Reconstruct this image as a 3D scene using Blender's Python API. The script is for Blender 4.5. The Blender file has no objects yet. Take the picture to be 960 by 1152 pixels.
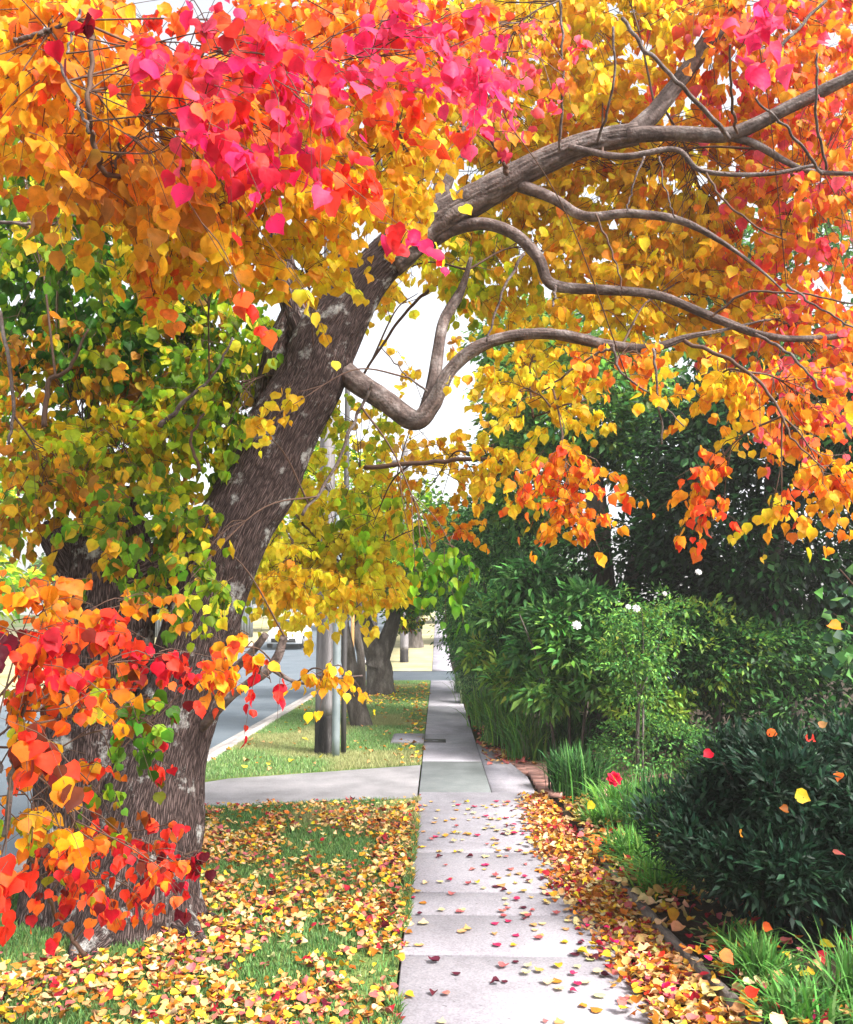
import bpy, math, random
import numpy as np
from mathutils import Vector, Matrix
rng = np.random.default_rng(7); random.seed(7)
S = bpy.context.scene; COL = S.collection
# ---------------------------------------------------------------- camera
CAMH = 1.7; PITCH = math.atan(124/1000); YAW = math.atan(12/1000)
cam = bpy.data.objects.new('camera', bpy.data.cameras.new('camera')); COL.objects.link(cam)
cam.location = (0, 0, CAMH); cam.rotation_euler = (math.pi/2+PITCH, 0, YAW)
cam.data.sensor_fit = 'HORIZONTAL'; cam.data.sensor_width = 36; cam.data.lens = 36*1000/960
cam.data.clip_start = 0.05; cam.data.clip_end = 2000
S.camera = cam
# ---------------------------------------------------------------- sky, sun, exposure
SUN_EL, SUN_AZ = 46, 128          # azimuth: degrees from +Y towards +X
W = bpy.data.worlds.new('World'); S.world = W; W.use_nodes = True
nt = W.node_tree; nt.nodes.clear()
sky = nt.nodes.new('ShaderNodeTexSky'); sky.sky_type = 'NISHITA'; sky.sun_disc = False
sky.sun_elevation = math.radians(SUN_EL); sky.sun_rotation = math.radians(SUN_AZ)
sky.air_density = 1.0; sky.dust_density = 4.0; sky.ozone_density = 1.0
hs = nt.nodes.new('ShaderNodeHueSaturation'); hs.inputs['Saturation'].default_value = 0.22
bg = nt.nodes.new('ShaderNodeBackground'); bg.inputs['Strength'].default_value = 0.15
wo = nt.nodes.new('ShaderNodeOutputWorld')
nt.links.new(sky.outputs[0], hs.inputs['Color']); nt.links.new(hs.outputs[0], bg.inputs['Color']); nt.links.new(bg.outputs[0], wo.inputs['Surface'])
ld = bpy.data.lights.new('sun', 'SUN'); ld.energy = 3.2; ld.angle = math.radians(14); ld.color = (1.0, .95, .88)
sun = bpy.data.objects.new('sun', ld); COL.objects.link(sun)
d = Vector((math.sin(math.radians(SUN_AZ))*math.cos(math.radians(SUN_EL)), math.cos(math.radians(SUN_AZ))*math.cos(math.radians(SUN_EL)), math.sin(math.radians(SUN_EL))))
sun.rotation_euler = d.to_track_quat('Z', 'Y').to_euler(); sun.location = (0, 0, 30)
S.view_settings.view_transform = 'Standard'; S.view_settings.look = 'None'
S.view_settings.exposure = 1.55; S.view_settings.gamma = 1; S.view_settings.use_curve_mapping = False
S.cycles.max_bounces = 6; S.cycles.diffuse_bounces = 3; S.cycles.transmission_bounces = 5; S.cycles.transparent_max_bounces = 6
# ---------------------------------------------------------------- picture plan -> world points (each with a real distance)
ROT = np.array(cam.rotation_euler.to_matrix())
def P(px, py, Y):
    v = ROT @ np.array([(px-480)/1000, (576-py)/1000, -1.0]); v *= Y/v[1]
    return v + np.array([0, 0, CAMH])
def G(px, py, z=0.0):
    v = ROT @ np.array([(px-480)/1000, (576-py)/1000, -1.0]); t = (z-CAMH)/v[2]
    return np.array([v[0]*t, v[1]*t, z])
def hgt(y):
    y = np.asarray(y, float)
    return np.where(y < 31, 0, np.where(y < 36, .009*np.clip(y-31, 0, 5)**2/2*1.0, .1125+.045*(np.clip(y, 36, 95)-36)))
# ---------------------------------------------------------------- helpers
def tag(o, label=None, cat=None, group=None, kind=None):
    for k, v in (('label', label), ('category', cat), ('group', group), ('kind', kind)):
        if v: o[k] = v
    return o
def empty(name, loc, label=None, cat=None, group=None):
    o = bpy.data.objects.new(name, None); COL.objects.link(o); o.location = tuple(float(x) for x in loc); o.empty_display_size = .1
    return tag(o, label, cat, group)
def mesh_obj(name, V, faces, mat, parent=None, cols=None, smooth=False, uv=None):
    """faces: (m,k) int array or list of such arrays"""
    V = np.ascontiguousarray(V, dtype=np.float32)
    if parent is not None: V = V - np.array(parent.location, dtype=np.float32)
    if isinstance(faces, np.ndarray): faces = [faces]
    me = bpy.data.meshes.new(name)
    me.vertices.add(len(V)); me.vertices.foreach_set('co', V.ravel())
    flat = np.concatenate([f.ravel() for f in faces]).astype(np.int32)
    tot = np.concatenate([np.full(len(f), f.shape[1], np.int32) for f in faces])
    st = np.concatenate([[0], np.cumsum(tot)[:-1]]).astype(np.int32)
    me.loops.add(len(flat)); me.loops.foreach_set('vertex_index', flat)
    me.polygons.add(len(tot)); me.polygons.foreach_set('loop_start', st); me.polygons.foreach_set('loop_total', tot)
    if smooth: me.polygons.foreach_set('use_smooth', np.ones(len(tot), bool))
    me.update(calc_edges=True)
    if cols is not None:
        a = me.attributes.new('Col', 'FLOAT_COLOR', 'POINT')
        c = np.ones((len(V), 4), np.float32); c[:, :3] = cols; a.data.foreach_set('color', c.ravel())
    if uv is not None:
        l = me.uv_layers.new(name='UVMap'); l.data.foreach_set('uv', np.ascontiguousarray(uv[flat], np.float32).ravel())
    me.validate()
    if mat: me.materials.append(mat)
    o = bpy.data.objects.new(name, me); COL.objects.link(o)
    if parent is not None: o.parent = parent
    return o
class Acc:
    def __init__(s): s.V = []; s.F = {}; s.n = 0; s.C = []; s.U = []
    def add(s, V, F, c=None, uv=None):
        V = np.asarray(V, float).reshape(-1, 3)
        for f in (F if isinstance(F, list) else [F]):
            f = np.asarray(f, int); s.F.setdefault(f.shape[1], []).append(f+s.n)
        s.V.append(V); s.n += len(V)
        if c is not None: s.C.append(np.broadcast_to(np.asarray(c, float), (len(V), 3)))
        if uv is not None: s.U.append(uv)
    def box(s, x0, x1, y0, y1, z0, z1, c=None):
        s.add([[x0,y0,z0],[x1,y0,z0],[x1,y1,z0],[x0,y1,z0],[x0,y0,z1],[x1,y0,z1],[x1,y1,z1],[x0,y1,z1]],
              np.array([[0,3,2,1],[4,5,6,7],[0,1,5,4],[1,2,6,5],[2,3,7,6],[3,0,4,7]]), c)
    def build(s, name, mat, parent=None, smooth=False):
        if not s.n: return None
        return mesh_obj(name, np.concatenate(s.V), [np.concatenate(v) for v in s.F.values()], mat, parent,
                        np.concatenate(s.C) if s.C else None, smooth, np.concatenate(s.U) if s.U else None)
def hash3(i, j, k):
    n = (i*374761393 + j*668265263 + k*1274126177) & 0x7fffffff
    n = ((n ^ (n >> 13))*1274126177) & 0x7fffffff
    return ((n ^ (n >> 16)) & 0xffff)/65535.0
def vnoise(p):
    p = np.asarray(p, float); i = np.floor(p).astype(np.int64); f = p-i; f = f*f*(3-2*f); r = 0
    for a in (0, 1):
        for b in (0, 1):
            for c in (0, 1):
                w = (f[..., 0] if a else 1-f[..., 0])*(f[..., 1] if b else 1-f[..., 1])*(f[..., 2] if c else 1-f[..., 2])
                r = r + w*hash3(i[..., 0]+a, i[..., 1]+b, i[..., 2]+c)
    return r
def spline(pts, n):
    pts = np.asarray(pts, float); m = len(pts)
    if m == 2: t = np.linspace(0, 1, n)[:, None]; return pts[0]*(1-t)+pts[1]*t
    q = np.vstack([2*pts[0]-pts[1], pts, 2*pts[-1]-pts[-2]]); out = []
    for u in np.linspace(0, m-1, n):
        i = min(int(u), m-2); t = u-i; a, b, c, e = q[i], q[i+1], q[i+2], q[i+3]
        out.append(.5*(2*b+(c-a)*t+(2*a-5*b+4*c-e)*t*t+(3*b-a-3*c+e)*t**3))
    return np.array(out)
def tube(acc, pts, seg=6, n=None, bark=0.0, lump=0.0, c=None, seed=0, cap=True, uvs=False, flare=0):
    """pts: rows x,y,z,r"""
    q = spline(pts, n or max(2, (len(pts)-1)*4)); X = q[:, :3]; R = np.maximum(q[:, 3], .0006); k = len(X)
    T = np.gradient(X, axis=0); T /= np.linalg.norm(T, axis=1)[:, None]+1e-9
    a0 = np.cross(T[0], [0.3, 1, .2]); a0 /= np.linalg.norm(a0); N = [a0]
    for i in range(1, k):
        v = N[-1]-T[i]*np.dot(N[-1], T[i]); N.append(v/(np.linalg.norm(v)+1e-9))
    N = np.array(N); B = np.cross(T, N)
    ang = np.linspace(0, 2*math.pi, seg, endpoint=False); ca, sa = np.cos(ang), np.sin(ang)
    L = np.concatenate([[0], np.cumsum(np.linalg.norm(np.diff(X, axis=0), axis=1))])
    rr = np.repeat(R[:, None], seg, 1)
    BK = None
    if bark or lump:
        Rm = R.mean(); cx = np.broadcast_to(ca*Rm, rr.shape); sx = np.broadcast_to(sa*Rm, rr.shape); LL = np.repeat(L[:, None], seg, 1)
        if lump:
            rr = rr*(1+lump*(vnoise(np.stack([cx/.16+seed, sx/.16, LL/.35], -1))-.5)*2)
        if bark:
            w = vnoise(np.stack([cx/.06, sx/.06, LL/.18+seed], -1))*.03
            g = vnoise(np.stack([(cx+w)/.0155+seed, (sx+w)/.0155, LL/.13], -1)); g2 = vnoise(np.stack([cx/.008, sx/.008, LL/.03], -1))
            rid = np.clip(np.abs(2*g-1)*2.2, 0, 1); BK = np.clip(rid*.8+.3*g2-.05, 0, 1)
            rr = rr + bark*(rid-.6) + bark*.35*(g2-.5)
    if flare:
        fl = np.exp(-L/.22)[:, None]; rr = rr*(1+fl*flare*(.5+.9*np.clip(np.sin(ang*5+seed)+.4*np.sin(ang*3+2), -.2, 2))[None])
    V = X[:, None]+rr[..., None]*(N[:, None]*ca[None, :, None]+B[:, None]*sa[None, :, None])
    idx = np.arange(k*seg).reshape(k, seg); nx = np.roll(idx, -1, 1)
    F = [np.stack([idx[:-1], nx[:-1], nx[1:], idx[1:]], -1).reshape(-1, 4)]
    V = V.reshape(-1, 3)
    if cap:
        V = np.vstack([V, X[0:1], X[-1:]]); nn = k*seg
        F.append(np.stack([idx[0], np.full(seg, nn), nx[0]], -1)[:, [0, 1, 2]]); F.append(np.stack([nx[-1], np.full(seg, nn+1), idx[-1]], -1))
    if BK is not None and c is None:
        c = np.repeat(np.concatenate([BK.ravel(), [.5, .5]] if cap else [BK.ravel()])[:, None], 3, 1)
    elif c is None and bark == 0: c = np.full((len(V), 3), .6)
    uv = None
    if bark:
        Ru = R.max() if seg > 100 else R.mean(); U = np.stack([np.broadcast_to(ang*Ru, (k, seg)), np.repeat(L[:, None], seg, 1)], -1).reshape(-1, 2)
        uv = np.vstack([U, [[0, 0], [0, 0]]]) if cap else U
    acc.add(V, F, c, uv)
    return X
def lin(r, g, b):
    f = lambda v: ((v/255+.055)/1.055)**2.4 if v > 10 else v/255/12.92
    return np.array([f(r), f(g), f(b)])
# ---------------------------------------------------------------- leaf shapes
HEART = (np.array([[0,0,0],[0,.5,0],[0,1.06,0],[-.30,-.01,0],[-.50,.25,0],[-.47,.56,0],[-.17,.83,0],[.30,-.01,0],[.50,.25,0],[.47,.56,0],[.17,.83,0]], float),
         np.array([[0,4,3,3],[0,1,5,4],[1,2,6,5],[0,7,8,8],[0,8,9,1],[1,9,10,2]]))
HEART_V = HEART[0].copy(); HEART_V[3:, 2] = np.abs(HEART_V[3:, 0])*.28
HEART_F = [np.array([[0,4,3],[0,7,8]]), np.array([[0,1,5,4],[1,2,6,5],[0,8,9,1],[1,9,10,2]])]
RH_V = np.array([[0,0,0],[0,1.1,0],[-.48,.36,.13],[.48,.36,.13]], float); RH_F = [np.array([[0,1,2],[0,3,1]])]
LAN_V = np.array([[0,0,0],[0,.5,0],[0,1,-.08],[-.13,.42,.05],[.13,.42,.05]], float); LAN_F = [np.array([[0,2,3],[0,4,2]])]
OVA_V = np.array([[0,0,0],[0,1,-.05],[-.24,.45,.06],[.24,.45,.06]], float); OVA_F = [np.array([[0,1,2],[0,3,1]])]
def leaves(pos, tip, nrm, size, col, T, curl=None, width=None):
    """all leaves of one crown -> V, faces, colours"""
    TV, TF = T; N = len(pos); k = len(TV)
    tip = tip/(np.linalg.norm(tip, axis=1)[:, None]+1e-9)
    x = np.cross(tip, nrm); x /= np.linalg.norm(x, axis=1)[:, None]+1e-9; z = np.cross(x, tip)
    L = np.repeat(TV[None], N, 0)
    if curl is not None: L[:, :, 2] += curl[:, :1]*(L[:, :, 1]-.4)**2 + curl[:, 1:2]*L[:, :, 0]**2
    if width is not None: L[:, :, 0] *= width[:, None]
    L = L*size[:, None, None]
    V = pos[:, None]+L[:, :, :1]*x[:, None]+L[:, :, 1:2]*tip[:, None]+L[:, :, 2:3]*z[:, None]
    F = [(f[None]+(np.arange(N)*k)[:, None, None]).reshape(-1, f.shape[1]) for f in TF]
    C = np.repeat(col[:, None], k, 1)
    if k > 8:     # colour of the blade runs a little lighter at the base and margin, leaf by leaf
        C = C*(1+ (TV[None, :, 1:2]-.4)*rng.uniform(-.35, .25, (N, 1, 1))); C[:, :, 1] *= 1+rng.uniform(-.3, .7, (N, 1))*np.clip(.7-TV[None, :, 1], 0, 1)
    return V.reshape(-1, 3), F, np.clip(C, 0, .97).reshape(-1, 3)
PAL = {'mag': lin(240,36,112), 'pink': lin(248,84,130), 'crim': lin(206,14,48), 'red': lin(242,58,40), 'orr': lin(250,112,48), 'or': lin(251,158,38), 'yor': lin(253,194,44),
       'yel': lin(254,218,54), 'lem': lin(252,230,70), 'yg': lin(206,208,40), 'lg': lin(140,176,40), 'gr': lin(78,128,34), 'dg': lin(44,90,28), 'pur': lin(74,14,30), 'brn': lin(150,84,20),
       'tan': lin(196,150,96), 'crm': lin(214,184,136), 'dpk': lin(176,92,92), 'och': lin(190,124,44), 'lye': lin(214,170,48), 'dor': lin(228,112,24), 'dyo': lin(226,158,28), 'lmg': lin(186,40,84), 'lpu': lin(86,26,44), 'lor': lin(206,120,44), 'lcr': lin(150,24,44)}
def pick(spec, n, jit=.12):
    ks = list(spec); w = np.array([spec[k] for k in ks], float); w /= w.sum()
    c = np.array([PAL[k] for k in ks])[rng.choice(len(ks), n, p=w)]
    return np.clip(c*rng.uniform(1-jit*1.6, 1+jit, (n, 1))*rng.uniform(1-jit, 1+jit, (n, 3)), 0, .95)
def unit(n):
    v = rng.normal(size=(n, 3)); return v/np.linalg.norm(v, axis=1)[:, None]
# ---------------------------------------------------------------- materials
def newmat(name):
    m = bpy.data.materials.new(name); m.use_nodes = True; t = m.node_tree
    return m, t, t.nodes['Principled BSDF'], t.nodes['Material Output']
def leafmat(name, trans=.45, rough=.5, spec=.3, spots=False):
    m, t, b, o = newmat(name)
    a = t.nodes.new('ShaderNodeAttribute'); a.attribute_name = 'Col'
    b.inputs['Roughness'].default_value = rough; b.inputs['Specular IOR Level'].default_value = spec
    tc = t.nodes.new('ShaderNodeTexCoord'); n1 = t.nodes.new('ShaderNodeTexNoise'); n1.inputs['Scale'].default_value = 38; n1.inputs['Detail'].default_value = 5
    t.links.new(tc.outputs['Object'], n1.inputs['Vector'])
    m1 = t.nodes.new('ShaderNodeMapRange'); m1.inputs['From Min'].default_value = .3; m1.inputs['From Max'].default_value = .7; m1.inputs['To Min'].default_value = .78; m1.inputs['To Max'].default_value = 1.12
    t.links.new(n1.outputs['Fac'], m1.inputs['Value'])
    v1 = t.nodes.new('ShaderNodeVectorMath'); v1.operation = 'SCALE'; t.links.new(a.outputs['Color'], v1.inputs[0]); t.links.new(m1.outputs[0], v1.inputs['Scale'])
    n2 = t.nodes.new('ShaderNodeTexNoise'); n2.inputs['Scale'].default_value = 160; n2.inputs['Detail'].default_value = 2; t.links.new(tc.outputs['Object'], n2.inputs['Vector'])
    m2 = t.nodes.new('ShaderNodeMapRange'); m2.inputs['From Min'].default_value = .66; m2.inputs['From Max'].default_value = .74; m2.inputs['To Max'].default_value = .6 if spots else 0
    t.links.new(n2.outputs['Fac'], m2.inputs['Value'])
    mc = t.nodes.new('ShaderNodeMixRGB'); mc.inputs['Color2'].default_value = (.16, .06, .02, 1); t.links.new(m2.outputs[0], mc.inputs['Fac']); t.links.new(v1.outputs[0], mc.inputs['Color1'])
    bn = t.nodes.new('ShaderNodeBump'); bn.inputs['Strength'].default_value = .35; bn.inputs['Distance'].default_value = .01; t.links.new(n1.outputs['Fac'], bn.inputs['Height']); t.links.new(bn.outputs[0], b.inputs['Normal'])
    t.links.new(mc.outputs[0], b.inputs['Base Color'])
    tr = t.nodes.new('ShaderNodeBsdfTranslucent'); t.links.new(mc.outputs[0], tr.inputs['Color'])
    mx = t.nodes.new('ShaderNodeMixShader'); mx.inputs[0].default_value = trans
    t.links.new(b.outputs[0], mx.inputs[1]); t.links.new(tr.outputs[0], mx.inputs[2]); t.links.new(mx.outputs[0], o.inputs['Surface'])
    return m
def noisemat(name, cols, scale=3.0, rough=.9, bump=.3, bscale=60, stretch=(1, 1, 1), detail=8, spec=.2, obj=True, fine=None):
    """cols: [(pos,(r,g,b)),...] ramp over a noise"""
    m, t, b, o = newmat(name); N = t.nodes.new
    tc = N('ShaderNodeTexCoord'); mp = N('ShaderNodeMapping'); mp.inputs['Scale'].default_value = stretch
    t.links.new(tc.outputs['Object'], mp.inputs['Vector'])
    n = N('ShaderNodeTexNoise'); n.inputs['Scale'].default_value = scale; n.inputs['Detail'].default_value = detail; n.inputs['Roughness'].default_value = .62
    t.links.new(mp.outputs[0], n.inputs['Vector'])
    r = N('ShaderNodeValToRGB'); t.links.new(n.outputs['Fac'], r.inputs['Fac'])
    while len(r.color_ramp.elements) < len(cols): r.color_ramp.elements.new(.5)
    for e, (p, c) in zip(r.color_ramp.elements, cols): e.position = p; e.color = (*c, 1)
    src = r.outputs['Color']
    if fine:
        n3 = N('ShaderNodeTexNoise'); n3.inputs['Scale'].default_value = fine; n3.inputs['Detail'].default_value = 3
        t.links.new(mp.outputs[0], n3.inputs['Vector'])
        mm = N('ShaderNodeMapRange'); mm.inputs['From Min'].default_value = .3; mm.inputs['From Max'].default_value = .7; mm.inputs['To Min'].default_value = .78; mm.inputs['To Max'].default_value = 1.18
        t.links.new(n3.outputs['Fac'], mm.inputs['Value'])
        vm = N('ShaderNodeVectorMath'); vm.operation = 'SCALE'; t.links.new(src, vm.inputs[0]); t.links.new(mm.outputs[0], vm.inputs['Scale']); src = vm.outputs[0]
    t.links.new(src, b.inputs['Base Color'])
    n2 = N('ShaderNodeTexNoise'); n2.inputs['Scale'].default_value = bscale; n2.inputs['Detail'].default_value = 6
    t.links.new(mp.outputs[0], n2.inputs['Vector'])
    bp = N('ShaderNodeBump'); bp.inputs['Strength'].default_value = bump; bp.inputs['Distance'].default_value = .02
    t.links.new(n2.outputs['Fac'], bp.inputs['Height']); t.links.new(bp.outputs[0], b.inputs['Normal'])
    b.inputs['Roughness'].default_value = rough; b.inputs['Specular IOR Level'].default_value = spec
    return m
def flatmat(name, c, rough=.6, metal=0, spec=.4):
    m, t, b, o = newmat(name); b.inputs['Base Color'].default_value = (*c, 1); b.inputs['Roughness'].default_value = rough
    b.inputs['Metallic'].default_value = metal; b.inputs['Specular IOR Level'].default_value = spec
    n = t.nodes.new('ShaderNodeTexNoise'); n.inputs['Scale'].default_value = 14; n.inputs['Detail'].default_value = 4
    mr = t.nodes.new('ShaderNodeMapRange'); mr.inputs['To Min'].default_value = max(0, rough-.12); mr.inputs['To Max'].default_value = min(1, rough+.12)
    t.links.new(n.outputs['Fac'], mr.inputs['Value']); t.links.new(mr.outputs[0], b.inputs['Roughness'])
    return m
M_leaf = leafmat('autumn_leaf', .58, .5, .2, True)
M_green = leafmat('evergreen_leaf', .4, .5, .25)
M_far = leafmat('far_leaf', .35, .7, .1)
M_grass = leafmat('grass_blade', .3, .6, .2)
M_litter = leafmat('dry_leaf', .12, .7, .15, True)
M_petal = leafmat('petal', .35, .5, .2)
M_bark = noisemat('bark', [(.2, (.045, .026, .022)), (.45, (.13, .085, .075)), (.62, (.2, .145, .13)), (.78, (.36, .31, .29))], 5, .95, .7, 55, (1.6, 1.6, .4), fine=42)
M_limb = noisemat('limb_bark', [(.25, (.05, .036, .032)), (.5, (.125, .093, .085)), (.75, (.30, .265, .255))], 9, .9, .5, 70, fine=60)
def barkmat(name, dark, mid, light, lichen=.5):
    m, t, b, o = newmat(name); N = t.nodes.new; Lk = t.links.new
    uvn = N('ShaderNodeTexCoord'); mp = N('ShaderNodeMapping'); mp.inputs['Scale'].default_value = (74, 11, 1); Lk(uvn.outputs['UV'], mp.inputs['Vector'])
    nz = N('ShaderNodeTexNoise'); nz.inputs['Scale'].default_value = 1.3; nz.inputs['Detail'].default_value = 3; Lk(mp.outputs[0], nz.inputs['Vector'])
    mixv = N('ShaderNodeVectorMath'); mixv.operation = 'MULTIPLY_ADD'; mixv.inputs[1].default_value = (.9, .9, 0); Lk(nz.outputs['Color'], mixv.inputs[0]); Lk(mp.outputs[0], mixv.inputs[2])
    vo = N('ShaderNodeTexVoronoi'); vo.feature = 'DISTANCE_TO_EDGE'; vo.inputs['Scale'].default_value = 1.0; Lk(mixv.outputs[0], vo.inputs['Vector'])
    cr = N('ShaderNodeValToRGB'); Lk(vo.outputs['Distance'], cr.inputs['Fac'])
    e = cr.color_ramp.elements; e[0].position = .02; e[0].color = (*dark, 1); e[1].position = .34; e[1].color = (*mid, 1)
    n2 = N('ShaderNodeTexNoise'); n2.inputs['Scale'].default_value = 9; n2.inputs['Detail'].default_value = 7; Lk(mp.outputs[0], n2.inputs['Vector']); n2.inputs['Roughness'].default_value = .7
    mr = N('ShaderNodeMapRange'); mr.inputs['From Min'].default_value = .3; mr.inputs['From Max'].default_value = .7; mr.inputs['To Min'].default_value = .55; mr.inputs['To Max'].default_value = 1.5; Lk(n2.outputs['Fac'], mr.inputs['Value'])
    sc = N('ShaderNodeVectorMath'); sc.operation = 'SCALE'; Lk(cr.outputs['Color'], sc.inputs[0]); Lk(mr.outputs[0], sc.inputs['Scale'])
    n3 = N('ShaderNodeTexNoise'); n3.inputs['Scale'].default_value = 5.5; n3.inputs['Detail'].default_value = 8; n3.inputs['Roughness'].default_value = .72; Lk(uvn.outputs['Object'], n3.inputs['Vector'])
    m3 = N('ShaderNodeMapRange'); m3.inputs['From Min'].default_value = .56; m3.inputs['From Max'].default_value = .66; m3.inputs['To Max'].default_value = lichen; Lk(n3.outputs['Fac'], m3.inputs['Value'])
    g = N('ShaderNodeMath'); g.operation = 'MULTIPLY'; Lk(m3.outputs[0], g.inputs[0]); Lk(mr.outputs[0], g.inputs[1])
    mx = N('ShaderNodeMixRGB'); mx.inputs['Color2'].default_value = (*light, 1); Lk(g.outputs[0], mx.inputs['Fac']); Lk(sc.outputs[0], mx.inputs['Color1'])
    Lk(mx.outputs[0], b.inputs['Base Color']); b.inputs['Roughness'].default_value = .95; b.inputs['Specular IOR Level'].default_value = .15
    hh = N('ShaderNodeMath'); hh.operation = 'MULTIPLY_ADD'; hh.inputs[1].default_value = .25; Lk(n2.outputs['Fac'], hh.inputs[0]); Lk(vo.outputs['Distance'], hh.inputs[2])
    bp = N('ShaderNodeBump'); bp.inputs['Strength'].default_value = .9; bp.inputs['Distance'].default_value = .03; Lk(hh.outputs[0], bp.inputs['Height']); Lk(bp.outputs[0], b.inputs['Normal'])
    return m
M_bark = barkmat('bark', (.022, .014, .013), (.165, .115, .108), (.5, .5, .48), .85)
M_gbark = barkmat('grey_bark', (.025, .019, .017), (.16, .13, .12), (.33, .32, .3), .6)
for _m in (M_limb,):
    _t = _m.node_tree; _b = _t.nodes['Principled BSDF']; _l = _b.inputs['Base Color'].links[0].from_socket
    _a = _t.nodes.new('ShaderNodeAttribute'); _a.attribute_name = 'Col'
    _r = _t.nodes.new('ShaderNodeMapRange'); _r.inputs['From Min'].default_value = 0; _r.inputs['From Max'].default_value = 1; _r.inputs['To Min'].default_value = .4; _r.inputs['To Max'].default_value = 1.2
    _v = _t.nodes.new('ShaderNodeVectorMath'); _v.operation = 'SCALE'
    _t.links.new(_a.outputs['Fac'], _r.inputs['Value']); _t.links.new(_l, _v.inputs[0]); _t.links.new(_r.outputs[0], _v.inputs['Scale']); _t.links.new(_v.outputs[0], _b.inputs['Base Color'])
M_twig = flatmat('twig_bark', (.085, .045, .03), .8)
M_gbark = noisemat('grey_bark', [(.25, (.03, .024, .02)), (.5, (.09, .075, .065)), (.75, (.24, .21, .19))], 4, .95, .8, 40, (1.5, 1.5, .5), fine=30)
M_conc = noisemat('concrete', [(.25, (.225, .21, .24)), (.5, (.285, .27, .30)), (.8, (.345, .33, .365))], 1.4, .85, .05, 220, fine=90)
def stains(m, amt=.35):
    t = m.node_tree; b = t.nodes['Principled BSDF']; l = b.inputs['Base Color'].links[0].from_socket; N = t.nodes.new
    tc = N('ShaderNodeTexCoord'); n = N('ShaderNodeTexNoise'); n.inputs['Scale'].default_value = .9; n.inputs['Detail'].default_value = 10; n.inputs['Roughness'].default_value = .7; n.inputs['Distortion'].default_value = .6; t.links.new(tc.outputs['Object'], n.inputs['Vector'])
    r = N('ShaderNodeMapRange'); r.inputs['From Min'].default_value = .42; r.inputs['From Max'].default_value = .68; r.inputs['To Min'].default_value = 1.08; r.inputs['To Max'].default_value = 1-amt; t.links.new(n.outputs['Fac'], r.inputs['Value'])
    n4 = N('ShaderNodeTexNoise'); n4.inputs['Scale'].default_value = 34; n4.inputs['Detail'].default_value = 2; t.links.new(tc.outputs['Object'], n4.inputs['Vector'])
    r4 = N('ShaderNodeMapRange'); r4.inputs['From Min'].default_value = .70; r4.inputs['From Max'].default_value = .76; r4.inputs['To Min'].default_value = 1; r4.inputs['To Max'].default_value = .55; t.links.new(n4.outputs['Fac'], r4.inputs['Value'])
    mm = N('ShaderNodeMath'); mm.operation = 'MULTIPLY'; t.links.new(r.outputs[0], mm.inputs[0]); t.links.new(r4.outputs[0], mm.inputs[1])
    v = N('ShaderNodeVectorMath'); v.operation = 'SCALE'; t.links.new(l, v.inputs[0]); t.links.new(mm.outputs[0], v.inputs['Scale']); t.links.new(v.outputs[0], b.inputs['Base Color'])
stains(M_conc, .3)
M_concd = noisemat('aggregate_concrete', [(.3, (.11, .122, .122)), (.55, (.15, .163, .165)), (.8, (.21, .22, .225))], 3, .9, .3, 130, fine=120)
M_concg = noisemat('old_concrete', [(.25, (.13, .125, .13)), (.5, (.22, .21, .22)), (.8, (.33, .31, .32))], 1.6, .9, .25, 120, fine=70)
M_kerb = noisemat('kerb_concrete', [(.25, (.22, .2, .19)), (.5, (.4, .36, .34)), (.8, (.52, .47, .45))], 2.5, .9, .25, 90, fine=50)
M_road = noisemat('asphalt', [(.3, (.085, .11, .135)), (.55, (.115, .14, .165)), (.8, (.15, .175, .20))], .9, .75, .3, 220, fine=160, spec=.35)
M_soil = noisemat('soil', [(.3, (.02, .013, .008)), (.6, (.045, .03, .018)), (.8, (.09, .06, .035))], 9, .95, .7, 50, fine=60)
M_lawn = noisemat('lawn_ground', [(.25, (.05, .09, .02)), (.5, (.10, .16, .035)), (.72, (.2, .22, .07)), (.85, (.3, .25, .13))], .8, .95, .6, 90, fine=40)
M_ground = noisemat('ground', [(.3, (.05, .08, .02)), (.6, (.1, .12, .04))], .3, .95, .3, 30)
M_hill = noisemat('dry_lawn', [(.3, (.2, .2, .09)), (.55, (.33, .29, .16)), (.8, (.42, .35, .24))], .7, .95, .4, 70, fine=30)
# ---------------------------------------------------------------- the setting
def sheet(name, xf0, xf1, ys, z, mat, thick=0.0, nx=1):
    ys = np.asarray(ys, float); t = np.linspace(0, 1, nx+1)
    x0 = np.array([xf0(y) if callable(xf0) else xf0 for y in ys]); x1 = np.array([xf1(y) if callable(xf1) else xf1 for y in ys])
    X = x0[:, None]*(1-t)+x1[:, None]*t; Y = np.repeat(ys[:, None], nx+1, 1); Z = np.repeat((hgt(ys)+z)[:, None], nx+1, 1)
    V = np.stack([X, Y, Z], -1).reshape(-1, 3); n = nx+1; idx = np.arange(len(ys)*n).reshape(-1, n)
    F = [np.stack([idx[:-1, :-1], idx[:-1, 1:], idx[1:, 1:], idx[1:, :-1]], -1).reshape(-1, 4)]
    if thick:
        V2 = V.copy(); V2[:, 2] -= thick; m = len(V); V = np.vstack([V, V2])
        loop = np.concatenate([idx[0, :], idx[1:, -1], idx[-1, :-1][::-1], idx[1:-1, 0][::-1]]); nx_ = np.roll(loop, -1)
        F.append(np.stack([loop, loop+m, nx_+m, nx_], -1))
    a = Acc(); a.add(V, F); return a.build(name, mat)
def struct(o): return tag(o, kind='structure')
far_y = np.concatenate([np.arange(-6, 31, 4.), np.arange(31, 100, 1.5), [130, 200, 400, 900]])
struct(sheet('ground', -600, 600, far_y, -.30, M_ground))
struct(sheet('road', -9.6, -3.05, np.concatenate([np.arange(-6, 31, 4.), np.arange(31, 140, 1.5)]), -.13, M_road))
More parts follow.
